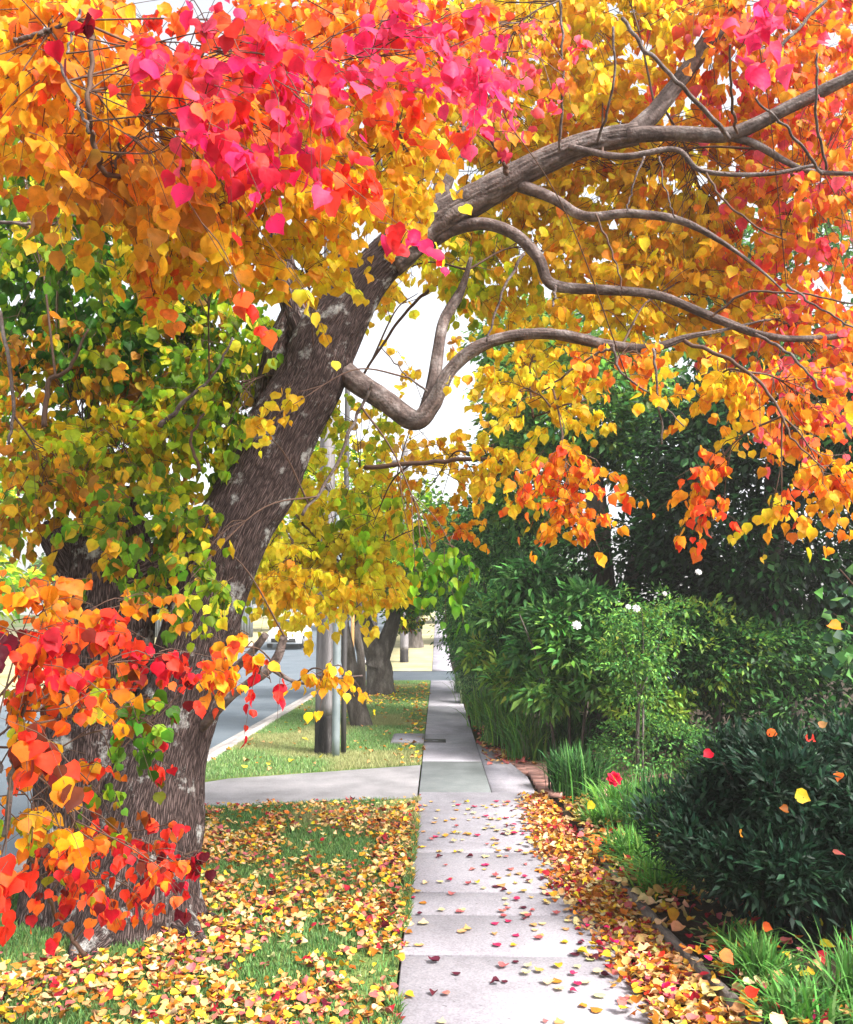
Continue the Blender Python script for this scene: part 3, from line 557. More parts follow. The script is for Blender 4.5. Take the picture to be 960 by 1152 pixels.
SP = [  # back layers: behind the limbs
 (560, 110, 150, 150, 5.9, .6, 165, YEL, .092), (700, 210, 140, 110, 5.7, .6, 150, YOR, .09), (800, 250, 110, 120, 5.6, .6, 110, YOR, .085), (900, 240, 100, 120, 5.4, .6, 90, ORP, .085),
 (850, 60, 150, 90, 5.5, .6, 110, ORP, .085), (660, 30, 100, 70, 5.4, .6, 80, YOR, .085), (620, 285, 130, 75, 5.9, .6, 90, YEL, .088), (900, 380, 100, 50, 5.3, .5, 60, ORP, .08),
 (750, 330, 130, 50, 5.5, .5, 66, YOR, .085), (590, 400, 70, 50, 5.6, .5, 28, YEL, .076), (420, 90, 130, 110, 5.6, .5, 100, YOR, .085), (530, 300, 60, 45, 5.8, .4, 28, {'yel': 3, 'yg': 3, 'lg': 2}, .085),
 (700, -20, 160, 50, 5.2, .5, 60, YEL, .088), (880, 10, 110, 60, 5.0, .5, 70, ORP, .08), (500, 10, 120, 50, 5.4, .5, 50, YEL, .088), (560, 200, 110, 80, 6.3, .4, 60, YEL, .092), (680, 120, 120, 80, 6.2, .4, 55, YEL, .09), (900, 130, 70, 60, 5.6, .5, 45, ORP, .08), (440, 310, 40, 40, 5.8, .3, 10, YEL, .08), (940, 200, 60, 160, 5.0, .5, 60, ORP, .08),
 (475, 450, 75, 90, 7.5, .6, 22, {'yel': 3, 'yor': 2, 'tan': 1}, .09), (470, 330, 60, 30, 6.8, .5, 12, YEL, .085),
 # drooping lower right
 (600, 440, 85, 55, 5.0, .4, 34, YEL, .068), (640, 545, 62, 42, 4.7, .3, 30, {'yor': 3, 'or': 3, 'orr': 3, 'red': 2.5, 'yel': 2}, .066), (560, 520, 40, 34, 5.2, .3, 12, YEL, .066), (650, 585, 40, 14, 4.6, .25, 9, ORG, .06),
 (800, 430, 70, 40, 4.7, .4, 26, YOR, .068), (790, 540, 24, 45, 4.5, .2, 14, {'or': 3, 'orr': 3, 'red': 3, 'yor': 2}, .064), (905, 450, 70, 50, 4.5, .4, 38, ORP, .068), (930, 540, 40, 42, 4.3, .3, 20, ORG, .066), (880, 572, 35, 10, 4.3, .2, 4, YEL, .066),
 (490, 540, 60, 50, 6.5, .5, 26, {'yor': 4, 'or': 3, 'yel': 3}, .07), (508, 590, 30, 26, 6.5, .3, 8, ORG, .06), (700, 400, 45, 30, 4.8, .3, 10, {'or': 2, 'orr': 2, 'yor': 2}, .07),
 # centre-left behind trunk: yellow curtain
 (370, 615, 75, 70, 6.6, .3, 80, {'lem': 7, 'yel': 3, 'yg': .5}, .09), (425, 640, 45, 30, 6.7, .3, 24, YEL, .085), (335, 655, 50, 22, 6.0, .4, 26, YEL, .08), (370, 545, 65, 50, 6.8, .4, 40, {'yg': 3, 'lg': 2, 'yel': 5, 'lem': 4}, .085),
 (400, 475, 45, 50, 7.0, .4, 22, {'yg': 4, 'lg': 3, 'yel': 3, 'lem': 2}, .08), (420, 590, 50, 40, 6.2, .3, 12, {'lg': 4, 'gr': 1, 'yg': 4}, .085), (400, 610, 70, 60, 7.2, .3, 40, {'lem': 5, 'yel': 5}, .09), (490, 632, 45, 20, 4.8, .25, 9, {'lg': 4, 'gr': 3}, .075),
 (410, 670, 40, 10, 6.3, .3, 10, YEL, .075), (300, 620, 30, 50, 6.2, .3, 22, {'yel': 4, 'lem': 3, 'yg': 2, 'lg': 1}, .08),
 # sprigs across the road view
 (370, 757, 44, 8, 4.5, .1, 6, {'yor': 4, 'or': 3, 'yel': 2}, .062), (255, 735, 34, 30, 4.2, .2, 8, {'or': 3, 'red': 3, 'yor': 3, 'crim': 1}, .07), (305, 768, 25, 8, 4.2, .1, 2, {'red': 1, 'crim': 1}, .06),
 # left middle
 (90, 310, 150, 110, 5.8, .7, 230, {'gr': 5, 'dg': 5, 'lg': 1.2, 'yg': .5}, .088), (110, 400, 170, 150, 7.6, .5, 110, {'gr': 4, 'dg': 3, 'lg': 3, 'yg': 1.5}, .10), (210, 400, 110, 90, 5.6, .5, 120, GYL, .085), (80, 450, 110, 90, 5.6, .5, 110, OCH, .09), (250, 440, 60, 60, 5.3, .4, 50, GYL, .085), (60, 560, 70, 50, 4.9, .3, 34, OCH, .085),
 (140, 500, 110, 50, 5.2, .3, 60, {'yor': 3, 'yg': 3, 'lg': 2, 'gr': 1}, .085), (160, 600, 70, 60, 4.3, .15, 36, {'gr': 4, 'lg': 3, 'yor': 1.5, 'och': 1}, .07), (215, 650, 40, 60, 4.2, .15, 10, GYL, .065), (20, 180, 60, 120, 5.5, .5, 60, GYL, .09), (225, 600, 20, 40, 4.3, .1, 3, GYL, .06),
 (130, 250, 110, 60, 4.6, .4, 50, {'gr': 3, 'lg': 2, 'yor': 2, 'yel': 1}, .08), (290, 480, 30, 40, 4.5, .1, 3, YEL, .06), (330, 455, 40, 22, 4.2, .1, 3, YEL, .06),
]
for s in SP: sprays(C1, s[0], s[1], s[2], s[3], s[4], s[5]*(.45 if s[0] > 300 else .7), int(s[6]*(1.12 if s[0] > 300 else 1.3)), s[7], s[8]*.86, keep=clear_gap if s[4] > 5.15 else clear_bole, per=12)
SP2 = [ # nearer layers hanging toward the viewer, upper left and top
 (60, 70, 110, 100, 3.0, .4, 100, ORG, .085), (160, 150, 120, 80, 3.2, .4, 90, {'or': 5, 'yor': 4, 'och': 2}, .085), (230, 250, 100, 60, 3.6, .4, 60, YOR, .078), (150, 190, 60, 30, 2.8, .3, 18, {'och': 3, 'or': 3}, .09),
 (300, 200, 110, 70, 3.5, .4, 75, YOR, .078), (420, 170, 90, 90, 3.6, .4, 75, YOR, .075), (340, 290, 70, 40, 3.8, .2, 22, YEL, .072), (175, 315, 25, 35, 3.4, .15, 8, {'orr': 3, 'yel': 4, 'yor': 3}, .075), (400, 30, 150, 60, 3.4, .4, 90, {'orr': 3, 'or': 3, 'red': 2, 'yor': 2}, .08),
 (560, 60, 90, 70, 3.8, .4, 40, {'yor': 3, 'pink': 3, 'mag': 2, 'or': 3}, .07), (260, 95, 80, 40, 3.0, .3, 30, {'or': 3, 'red': 2, 'orr': 3}, .08),
]
for s in SP2: sprays(C1, s[0], s[1], s[2], s[3], s[4]+.3, s[5], int(s[6]*1.35), s[7], s[8]*.84, keep=clear_gap, per=11)
SP3 = [
 (255, 50, 105, 50, 2.7, .2, 30, MAG, .068), (240, 120, 34, 42, 2.55, .15, 12, MAG, .07), (262, 168, 24, 18, 2.4, .1, 5, {'crim': 3, 'mag': 3, 'red': 2}, .07), (350, 105, 45, 50, 2.6, .2, 17, MAG, .066), (470, 55, 100, 55, 2.9, .2, 28, {'mag': 4, 'pink': 5, 'red': 1}, .064),
 (462, 262, 14, 12, 2.6, .05, 2, {'mag': 5, 'red': 2}, .06), (400, 190, 30, 22, 2.9, .1, 4, {'orr': 4, 'red': 4}, .06), (273, 325, 12, 12, 2.6, .05, 1, {'red': 3, 'orr': 4}, .056), (352, 338, 30, 8, 2.7, .05, 1, {'lem': 1, 'yel': 1}, .06), (850, 24, 40, 16, 2.5, .1, 4, {'mag': 4, 'pink': 4, 'orr': 2}, .068), (100, 12, 14, 8, 2.3, .05, 1, {'pur': 1, 'crim': 1}, .07),
 (440, 110, 50, 40, 3.0, .1, 9, {'orr': 3, 'red': 3, 'or': 3}, .062), (320, 170, 35, 25, 2.8, .1, 5, {'red': 3, 'mag': 3}, .062), (540, 95, 40, 50, 3.2, .2, 9, {'mag': 3, 'pink': 4, 'orr': 2}, .06), (170, 45, 50, 40, 2.8, .2, 8, {'red': 3, 'orr': 4, 'crim': 1}, .066),
]
for s in SP3: sprays(C1, s[0], s[1], s[2], s[3], s[4], s[5], int(s[6]*.92+.5), s[7], s[8]*.92, per=9, tw=.0016, face=.6)
C1.build('crown', M_leaf, tree, (HEART_V, HEART_F), .65, (.78, 1.12))
# low shoots on the left of the trunk
C2 = Crown()
SP4 = [
 (55, 720, 75, 36, 2.7, .25, 22, RED, 0.0474), (45, 665, 60, 22, 2.9, .2, 13, {'dor': 4, 'dyo': 3, 'orr': 2, 'och': 2}, 0.0474), (175, 742, 40, 22, 3.2, .2, 10, RED, 0.0415), (60, 785, 60, 30, 2.8, .2, 15, {'dor': 3, 'dyo': 3, 'orr': 2, 'red': 2, 'pur': 1.5, 'lg': 1}, 0.0474), (130, 770, 40, 30, 3.2, .2, 6, {'dor': 2, 'red': 3, 'dyo': 3, 'gr': 1.5, 'pur': 1}, 0.0508),
 (155, 815, 28, 36, 3.1, .2, 12, {'gr': 4, 'dg': 3, 'lg': 3, 'brn': 1}, 0.0465), (190, 850, 16, 36, 3.3, .15, 4, {'red': 2, 'gr': 3, 'brn': 2, 'crim': 2}, 0.0406), (30, 830, 36, 24, 2.6, .2, 5, {'red': 3, 'dor': 3, 'pur': 2, 'dyo': 2}, 0.0592),
 (45, 925, 55, 24, 3.0, .25, 15, {'dyo': 5, 'dor': 3, 'orr': 1, 'lg': 2}, 0.0448), (110, 975, 80, 30, 3.1, .25, 22, {'orr': 3, 'red': 4, 'dor': 2.5, 'crim': 3, 'pur': 1.6, 'lg': 1.2, 'dyo': 1}, 0.0415), (190, 972, 26, 22, 3.3, .15, 5, {'crim': 3, 'pur': 4, 'red': 1}, 0.0398), (5, 985, 10, 10, 2.7, .1, 3, {'red': 4, 'orr': 2}, 0.0533), (120, 900, 36, 16, 3.2, .15, 4, {'lg': 3, 'gr': 2, 'brn': 1}, 0.0406),
 (150, 930, 60, 20, 3.4, .15, 11, {'crim': 2, 'pur': 1.5, 'red': 3, 'orr': 2, 'brn': 1}, 0.0423), (60, 860, 60, 24, 3.2, .2, 10, {'red': 3, 'dor': 3, 'dyo': 2, 'pur': 1}, 0.0465), (110, 1010, 80, 16, 3.4, .2, 11, {'red': 3, 'orr': 3, 'crim': 2, 'pur': 1, 'dor': 2}, 0.0423), (215, 960, 18, 20, 3.6, .1, 4, {'pur': 4, 'crim': 3, 'brn': 1}, 0.0406), (215, 770, 20, 26, 3.5, .15, 4, {'red': 4, 'crim': 2, 'pur': 1}, 0.0423), (100, 700, 60, 20, 3.0, .2, 10, {'red': 4, 'orr': 3, 'crim': 1}, 0.0465),
 (8, 725, 10, 18, 2.4, .05, 1, {'pur': 3, 'crim': 2, 'dg': 1}, 0.0592), (140, 680, 45, 16, 3.4, .2, 5, {'dor': 3, 'och': 2, 'dyo': 2}, 0.0406),
]
for s in SP4: sprays(C2, *s, per=9, tw=.0018, face=.6)
c2 = C2.build('low_foliage', M_leaf, tree, (HEART_V, HEART_F)); c2['label'] = 'low shoots of red orange green and purple leaves in front of the trunk'
TW.build('twigs', M_twig, tree)
# ---------------------------------------------------------------- generic trees and shrubs
def blob_leaves(crown, c, r, n, cols, size, kind='ova', clump=.35, droop=.35, shell=.6, nclump=None, flat=0.0, jit=.18):
    """clumps spread through an ellipsoid; each clump a burst of leaves"""
    c = np.array(c, float); r = np.array(r, float); per = 22; k = nclump or max(6, n//per); per = max(3, n//k)
    u = unit(k)*(rng.uniform(shell, 1, (k, 1))**.7); cc = c+u*r
    cc[:, 2] = np.maximum(cc[:, 2], .06)
    tone = rng.uniform(.6, 1.45, k)
    i = np.repeat(np.arange(k), per); N = len(i)
    o = unit(N); rad = rng.uniform(.15, 1, (N, 1)); pos = cc[i]+o*rad*clump*np.array([1, 1, .6])
    outw = u[i]/(np.linalg.norm(u[i], axis=1)[:, None]+1e-6)
    axis = unit(k)+u*.6; axis[:, 2] += .1; tip = o*.7+outw*.25+axis[i]*.45+unit(N)*.4; tip[:, 2] -= droop
    nr = unit(N)*.7+np.array([0, 0, 1])
    pos[:, 2] = np.maximum(pos[:, 2], .03)
    col = pick(cols, N, jit)*tone[i][:, None]
    crown.add(pos, tip, nr, size*rng.uniform(.6, 1.25, N), np.clip(col, 0, .9))
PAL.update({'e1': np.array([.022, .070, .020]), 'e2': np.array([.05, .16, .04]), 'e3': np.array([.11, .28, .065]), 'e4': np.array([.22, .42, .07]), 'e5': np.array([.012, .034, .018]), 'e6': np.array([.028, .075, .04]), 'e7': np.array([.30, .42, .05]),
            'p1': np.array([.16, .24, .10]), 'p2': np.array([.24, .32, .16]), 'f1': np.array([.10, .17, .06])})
OVA = (OVA_V, OVA_F); LAN = (LAN_V, LAN_F); RH = (RH_V, RH_F)
def plant(name, base, label, cat, blobs, T, mat=M_green, stems=(), group=None, width=None, barkm=None, stemname='stem', fname='foliage', curl=.2):
    root = empty(name, base, label, cat, group); cr = Crown()
    for b in blobs: blob_leaves(cr, *b[:4], *b[4:5], **(b[5] if len(b) > 5 else {}))
    cr.build(fname, mat, root, T, curl, width)
    for s in stems:
        A = Acc(); q = np.array(s, float); rm = q[:, 3].max()
        tube(A, q, 40 if rm > .12 else (14 if rm > .03 else 7), None if rm < .03 else 50, .012 if rm > .12 else 0, .12 if rm > .03 else 0, seed=len(blobs)); A.build(stemname, barkm or M_gbark, root, smooth=True)
    return root
def E(px, py, Y, rpx, rpy, dy):   # ellipsoid centre + radii from picture extent at distance Y
    return P(px, py, Y), (rpx*Y/1000, dy, rpy*Y/1000)
# tree behind the shrubs on the right (two visible stems)
Yt = 12.8
c1, r1 = E(650, 450, Yt, 110, 70, 1.0); c2_, r2 = E(600, 520, Yt+.5, 60, 80, 1.0); c3, r3 = E(760, 520, Yt, 80, 60, 1.0); c4, r4 = E(560, 600, Yt+1.5, 60, 60, .9); c5, r5 = E(700, 620, Yt, 70, 40, .8)
c6, r6 = E(590, 385, Yt+.5, 55, 45, .8)
ee = {'e2': 4, 'e3': 4, 'e4': 2}
def ST(*pts): return [[*P(px, py, Y), r] for px, py, r, Y in pts]
plant('evergreen_tree', (float(P(685, 700, Yt)[0]), Yt, 0), 'green tree with two dark stems behind the flowering shrub on the right', 'tree',
      [(c1, r1, 9000, {'e2': 1.5, 'e3': 4, 'e4': 4, 'e7': 1}, .15, dict(clump=.3)), (c2_, r2, 5000, {'e2': 2, 'e3': 4, 'e4': 4, 'e7': 1}, .14, dict(clump=.3)), (c3, r3, 4500, {'e2': 4, 'e3': 4, 'e4': 1}, .14, dict(clump=.3)), (c5, r5, 1500, {'e1': 3, 'e2': 3}, .13), (c6, r6, 3200, {'e3': 3, 'e4': 4, 'e7': 2}, .14)], OVA, M_green,
      [[[*G(675, 846)[:2]*1.0, -.1, .24][0:4]] and [[float(P(675, 800, Yt)[0]), Yt, -.1, .22]]+ST((682, 700, .19, Yt), (675, 620, .17, Yt), (668, 540, .13, Yt), (650, 470, .09, Yt)),
       [[float(P(690, 800, Yt)[0]), Yt, -.1, .14]]+ST((705, 700, .14, Yt), (716, 640, .13, Yt), (735, 585, .11, Yt), (760, 510, .07, Yt))], stemname='trunk', fname='crown')
# dark tall hedge mass far right
c1, r1 = E(880, 560, 11, 170, 170, 1.5); c2_, r2 = E(800, 620, 11.5, 90, 130, 1.0); c3, r3 = E(960, 470, 10, 80, 100, 1.2)
plant('dark_evergreen_tree', (float(c1[0]), 11, 0), 'tall dark evergreen tree filling the shade behind the blue green shrub', 'tree',
      [(c1, r1, 16000, {'e1': 6, 'e5': 4, 'e2': 1}, .13), (c2_, r2, 7000, {'e1': 6, 'e5': 3}, .12), (c3, r3, 6000, {'e1': 4, 'e2': 2}, .13)], OVA, M_green,
      [[[float(c1[0]), 11, -.1, .2], [float(c1[0])-.2, 11, 2, .16], [float(c1[0]), 11, 4, .1]]], stemname='trunk', fname='crown')
c1, r1 = E(930, 330, 17, 120, 120, 2.0); c2_, r2 = E(760, 380, 18, 130, 110, 2.0)
plant('background_tree', (5.5, 18, 0), 'mid green tree rising behind the orange canopy at top right', 'tree',
      [(c1, r1, 6000, ee, .2), (c2_, r2, 6000, ee, .2)], OVA, M_far, [[[5.5, 18, -.1, .3], [5.4, 18, 4, .22], [5.6, 18, 8, .1]]], stemname='trunk', fname='crown')
plant('boundary_hedge', (6, 12.2, 0), 'tall dark boundary hedge closing off the garden behind every other shrub', 'hedge',
      [((4.6, 12.8, 1.6), (2.2, .8, 2.0), 8000, {'e1': 5, 'e5': 2, 'e2': 2}, .13, dict(shell=.3)), ((7.2, 11.5, 1.7), (2.4, 1.2, 2.1), 8000, {'e1': 5, 'e5': 3, 'e2': 2}, .13, dict(shell=.3)), ((3.1, 10.6, .8), (.9, .6, 1.0), 2600, {'e1': 4, 'e2': 3}, .11), ((4.9, 9.6, .7), (1.6, .6, .9), 4500, {'e1': 4, 'e2': 3, 'e3': 1}, .10),
       ((2.2, 13, 1.2), (1.0, .8, 1.3), 3000, {'e1': 4, 'e2': 3}, .11), ((5.8, 7.5, .5), (1.6, 1.2, .6), 3500, {'e1': 4, 'e2': 3}, .09)], OVA, M_green,
      [[[x_, 12.5, -.1, .05], [x_+.1, 12.5, 1.5, .04], [x_, 12.5, 3, .02]] for x_ in (3.8, 5.2, 6.6, 8.0)])
# hedge along the footpath, from far to near
c1, r1 = E(545, 650, 15.5, 55, 95, 1.6); c2_, r2 = E(575, 600, 14.5, 55, 60, 1.2); c3, r3 = E(580, 720, 14, 45, 50, 1.0); c4, r4 = E(525, 640, 19, 38, 60, 1.5)
hedge = plant('camellia_hedge', (float(c1[0]), 15.5, 0), 'tall rounded camellia hedge with small dark glossy leaves overhanging the footpath', 'hedge',
      [(c1, r1, 11000, {'e1': 1, 'e2': 4, 'e3': 4, 'e4': 1.5}, .09), (c2_, r2, 5000, {'e2': 4, 'e3': 3, 'e1': 2}, .10), (c3, r3, 4500, {'e1': 4, 'e2': 3}, .09), (c4, r4, 5000, {'e2': 2, 'e3': 4, 'e4': 2}, .09)], OVA, M_green,
      [[[float(c3[0]), 14.6, -.1, .06], [float(c3[0])-.1, 14.7, 1.2, .05], [float(c3[0]), 15, 2.4, .03]], [[float(c1[0]), 15.4, -.1, .06], [float(c1[0])+.1, 15.5, 1.2, .05], [float(c1[0]), 15.5, 2.4, .03]]])
c1, r1 = E(528, 700, 21, 22, 60, 2.5); c2_, r2 = E(512, 620, 24, 40, 50, 2.5)
plant('green_hedge', (float(c1[0]), 21, 0), 'green leafy hedge where the footpath narrows in the distance', 'hedge',
      [(c1, r1, 6500, {'e2': 3, 'e3': 3, 'e6': 2}, .10), (c2_, r2, 5500, {'e3': 3, 'e4': 2, 'e2': 3}, .11)], OVA, M_green, [[[float(c1[0])+.3, 21, -.1, .07], [float(c1[0])+.3, 21, 2, .05]]])
c1, r1 = E(545, 752, 16.5, 22, 36, 1.2)
plant('blue_green_bush', (float(c1[0]), 16.5, 0), 'bluish green feathery bush at the foot of the camellia hedge', 'shrub', [(c1, r1, 4500, {'e6': 4, 'p1': 2}, .08)], LAN, M_green)
# oleander-like shrub with long drooping leaves
c1, r1 = E(640, 735, 10.9, 58, 48, .7); c2_, r2 = E(600, 690, 11.5, 55, 45, .8); c3, r3 = E(590, 765, 11.6, 50, 30, .6); c4, r4 = E(660, 690, 11, 60, 40, .6)
bl = []
for px, py, Yq, rr2, n_, cc_ in ((560, 690, 12.2, 26, 500, ee), (590, 665, 12, 30, 600, {'e2': 3, 'e3': 3}), (625, 700, 11, 28, 600, ee), (660, 680, 11, 26, 500, {'e2': 4, 'e3': 2}), (600, 730, 11.4, 28, 600, {'e2': 3, 'e3': 3}), (645, 735, 10.8, 30, 700, {'e3': 4, 'e4': 2}),
        (575, 765, 11.6, 26, 450, {'e3': 3, 'e4': 3, 'e7': 2}), (620, 775, 11, 30, 600, {'e3': 4, 'e4': 2}), (675, 725, 10.8, 24, 500, {'e2': 3, 'e3': 3}), (680, 770, 10.7, 26, 450, {'e3': 3, 'e4': 2}), (545, 735, 12.5, 22, 350, {'e4': 2, 'e3': 3, 'e7': 1.5}), (610, 645, 12, 26, 500, {'e1': 3, 'e2': 3})):
    c_, r_ = E(px, py, Yq, rr2, rr2*.8, .35); bl.append((c_, r_, n_, cc_, .17, dict(droop=.25, clump=.2, shell=.3, nclump=26)))
c_, r_ = E(625, 720, 12.3, 70, 70, .4); bl.append((c_, r_, 3500, {'e1': 4, 'e2': 2}, .12))
plant('leafy_shrub', (float(c1[0]), 11.0, 0), 'mid green shrub with long narrow drooping leaves behind the strap leaved clumps', 'shrub', bl, LAN, M_green,
      [[[float(c1[0])+dx, 11.0, -.05, .02], [float(c1[0])+dx*2, 10.9, 1.0, .015], [float(c1[0])+dx*4, 10.8, 1.8, .008]] for dx in (-.15, 0, .12)], width=(1.1, 1.5))
c1, r1 = E(780, 735, 10.3, 100, 60, .6); c2_, r2 = E(860, 740, 10.2, 90, 45, .6); c3, r3 = E(730, 795, 10.2, 50, 26, .4)
plant('arching_shrub', (float(c1[0]), 10.3, 0), 'arching shrub with bright yellow green new leaves behind the dark round bush', 'shrub',
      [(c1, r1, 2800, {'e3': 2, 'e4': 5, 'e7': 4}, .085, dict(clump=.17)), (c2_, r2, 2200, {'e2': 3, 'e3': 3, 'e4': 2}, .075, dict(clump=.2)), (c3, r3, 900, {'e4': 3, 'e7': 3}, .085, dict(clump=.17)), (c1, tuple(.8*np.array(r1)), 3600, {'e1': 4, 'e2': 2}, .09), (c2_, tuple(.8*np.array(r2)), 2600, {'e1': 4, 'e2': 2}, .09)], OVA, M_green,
      [[[float(c1[0])+dx, 10.3, -.05, .018], [float(c1[0])+dx*2.5, 10.3, .9, .012], [float(c1[0])+dx*6, 10.2, 1.5, .006]] for dx in (-.12, -.04, .05, .12)])
# clipped low hedge
c1, r1 = E(735, 838, 9.6, 55, 26, .45)
plant('low_hedge', (float(c1[0]), 9.6, 0), 'low rounded green hedge behind the rose stem', 'hedge', [((c1[0], c1[1], .34), (.68, .4, .42), 5000, {'e2': 3, 'e3': 4, 'e4': 1}, .045, dict(clump=.12))], OVA, M_green)
# round dark blue-green shrub (near right)
cx, cy = float(P(905, 900, 5.1)[0]), 5.1
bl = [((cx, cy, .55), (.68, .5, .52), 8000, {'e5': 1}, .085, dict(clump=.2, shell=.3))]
for k in range(30):
    u = unit(1)[0]; u[2] = abs(u[2])*.9-.15; q = np.array([cx+.08, cy, .55])+u*np.array([.82, .6, .60])*rng.uniform(.75, 1.0)
    bl.append((q, (rng.uniform(.18, .3), .22, rng.uniform(.15, .26)), 850, {'e5': rng.uniform(3, 7), 'e6': rng.uniform(1, 4)}, rng.uniform(.055, .075), dict(clump=.10, droop=-.4, nclump=70, shell=.4)))
bl.append(((cx+.75, cy+.5, .55), (.7, .6, .6), 7000, {'e5': 5, 'e6': 3}, .07, dict(clump=.12, droop=-.4, nclump=600)))
plant('dark_round_shrub', (cx, cy, 0), 'large dark blue green shrub with narrow leaves catching fallen orange leaves at the right', 'shrub', bl, LAN, M_green,
      [[[cx+dx, cy, -.05, .015], [cx+dx*2, cy, .5, .012], [cx+dx*4, cy+dx, .95, .006]] for dx in (-.12, -.05, .04, .12)], width=(1.0, 1.5))
# ---------------------------------------------------------------- flowers
def flower(parent, name, p, size, col, n=5):
    A = Crown()
    for ring, (r, m, up) in enumerate(((.0, 4, 1.5), (.2, 6, .7), (.35, 8, .2))):
        ph = np.linspace(0, 2*math.pi, m, endpoint=False)+ring*.4
        o = np.stack([np.cos(ph), np.sin(ph), np.full(m, up)], -1); nr = np.stack([-np.cos(ph)*.8, -np.sin(ph)*.8, np.ones(m)], -1)
        A.add(p+o*size*r*.3, o, nr, np.full(m, size*.5), np.clip(np.array(col)*rng.uniform(.85, 1.1, (m, 1)), 0, .95))
    B = np.array([[1, 0, 0], [0, .5, .87], [0, -.87, .5]])
    pp = (np.concatenate(A.p)-p) @ B+p
    V, F, C = leaves(pp, np.concatenate(A.t) @ B, np.concatenate(A.n) @ B, np.concatenate(A.s), np.concatenate(A.c), (RH_V*np.array([1.2, .8, 1]), RH_F))
    return mesh_obj(name, V, F, M_petal, parent, C)
# standard rose
Yr = float(G(718, 888)[1])
rb = P(718, 888, Yr); rose = empty('standard_rose', (float(rb[0]), Yr, 0), 'standard rose on one thin staked stem with open green crown and white flowers', 'rose')
cr = Crown()
for (px, py, rx, ry, n) in ((720, 735, 42, 45, 1300), (700, 690, 40, 30, 600), (750, 700, 35, 40, 500), (715, 775, 30, 16, 350), (690, 740, 30, 30, 500)):
    c, r = E(px, py, Yr, rx, ry, .35); blob_leaves(cr, c, r, n, {'e3': 4, 'e4': 3, 'e2': 2}, .055, clump=.14, droop=.3, shell=.2)
cr.build('foliage', M_green, rose, OVA, .2)
A = Acc(); tube(A, [[rb[0], Yr, -.05, .022], [rb[0]+.01, Yr, .5, .019], *ST((719, 780, .018, Yr))], 10, 16, 0, .1); A.build('stem', M_gbark, rose, smooth=True)
A = Acc(); tube(A, [[rb[0]+.045, Yr+.01, -.05, .011], *ST((724, 786, .011, Yr))], 8, 4); A.build('stake', M_timber, rose)
for k, (a_, b_) in enumerate((((719, 785), (690, 700)), ((719, 785), (750, 690)), ((719, 785), (722, 680)))):
    A = Acc(); m0 = P(*a_, Yr); m1 = P(*b_, Yr); tube(A, [[*m0, .010], [*((m0+m1)/2+[.03, 0, 0]), .007], [*m1, .003]], 6, 8); A.build('stem', M_gbark, rose)
for px, py, s in ((649, 704, .10), (716, 685, .085), (707, 683, .06), (786, 644, .07), (748, 668, .05), (559, 674, .06)):
    if px == 559: continue
    flower(rose, 'flower', P(px, py, Yr-.4), s, (.85, .83, .85))
flower(hedge, 'flower', P(558, 675, 13.9), .14, (.8, .35, .5)); flower(hedge, 'flower', P(655, 652, 13.2), .08, (.8, .6, .7))
# red rose bush flower on a thin stem
rr_ = P(691, 877, 7.6); rb2 = empty('red_rose', (float(rr_[0])+.12, 7.6, 0), 'small rose plant with a single crimson flower among the strap leaves', 'rose')
flower(rb2, 'flower', rr_, .13, (.75, .01, .06)); A = Acc(); tube(A, [[rr_[0]+.12, 7.6, -.03, .005], [rr_[0]+.08, 7.6, .2, .004], [*rr_, .003]], 6, 8); A.build('stem', M_twig, rb2)
cr = Crown(); blob_leaves(cr, (rr_[0]+.1, 7.6, .18), (.10, .1, .14), 60, {'e3': 1, 'e2': 1}, .05, clump=.06); cr.build('foliage', M_green, rb2, OVA)
# rose shoot entering at the right edge
Y0 = 3.9; g0 = P(1010, 700, Y0); sh = empty('climbing_shoot', (float(g0[0]), Y0, 0), 'loose shoot with round bluish green leaves at the right edge of the picture', 'plant')
A = Acc(); tube(A, [[g0[0], Y0, -.05, .012], [g0[0]+.03, Y0, .9, .009], *ST((985, 690, .006, Y0), (962, 660, .004, Y0), (945, 640, .002, Y0))], 7, 24); tube(A, [*ST((985, 720, .005, Y0), (960, 705, .003, Y0), (938, 690, .0015, Y0))], 5, 8); A.build('stem', M_twig, sh)
cr = Crown()
for px, py, m in ((955, 650, 10), (940, 680, 8), (965, 700, 16), (948, 722, 8), (975, 670, 14), (955, 740, 8)):
    b = P(px, py, Y0)+rng.normal(size=(m, 3))*.05; cr.add(b, unit(m)+[0, 0, -.3], unit(m)*.5+[0, -.6, .4], rng.uniform(.035, .06, m), pick({'e6': 3, 'e3': 3}, m))
cr.build('foliage', M_green, sh, (RH_V*np.array([1.2, 1, 1]), RH_F))
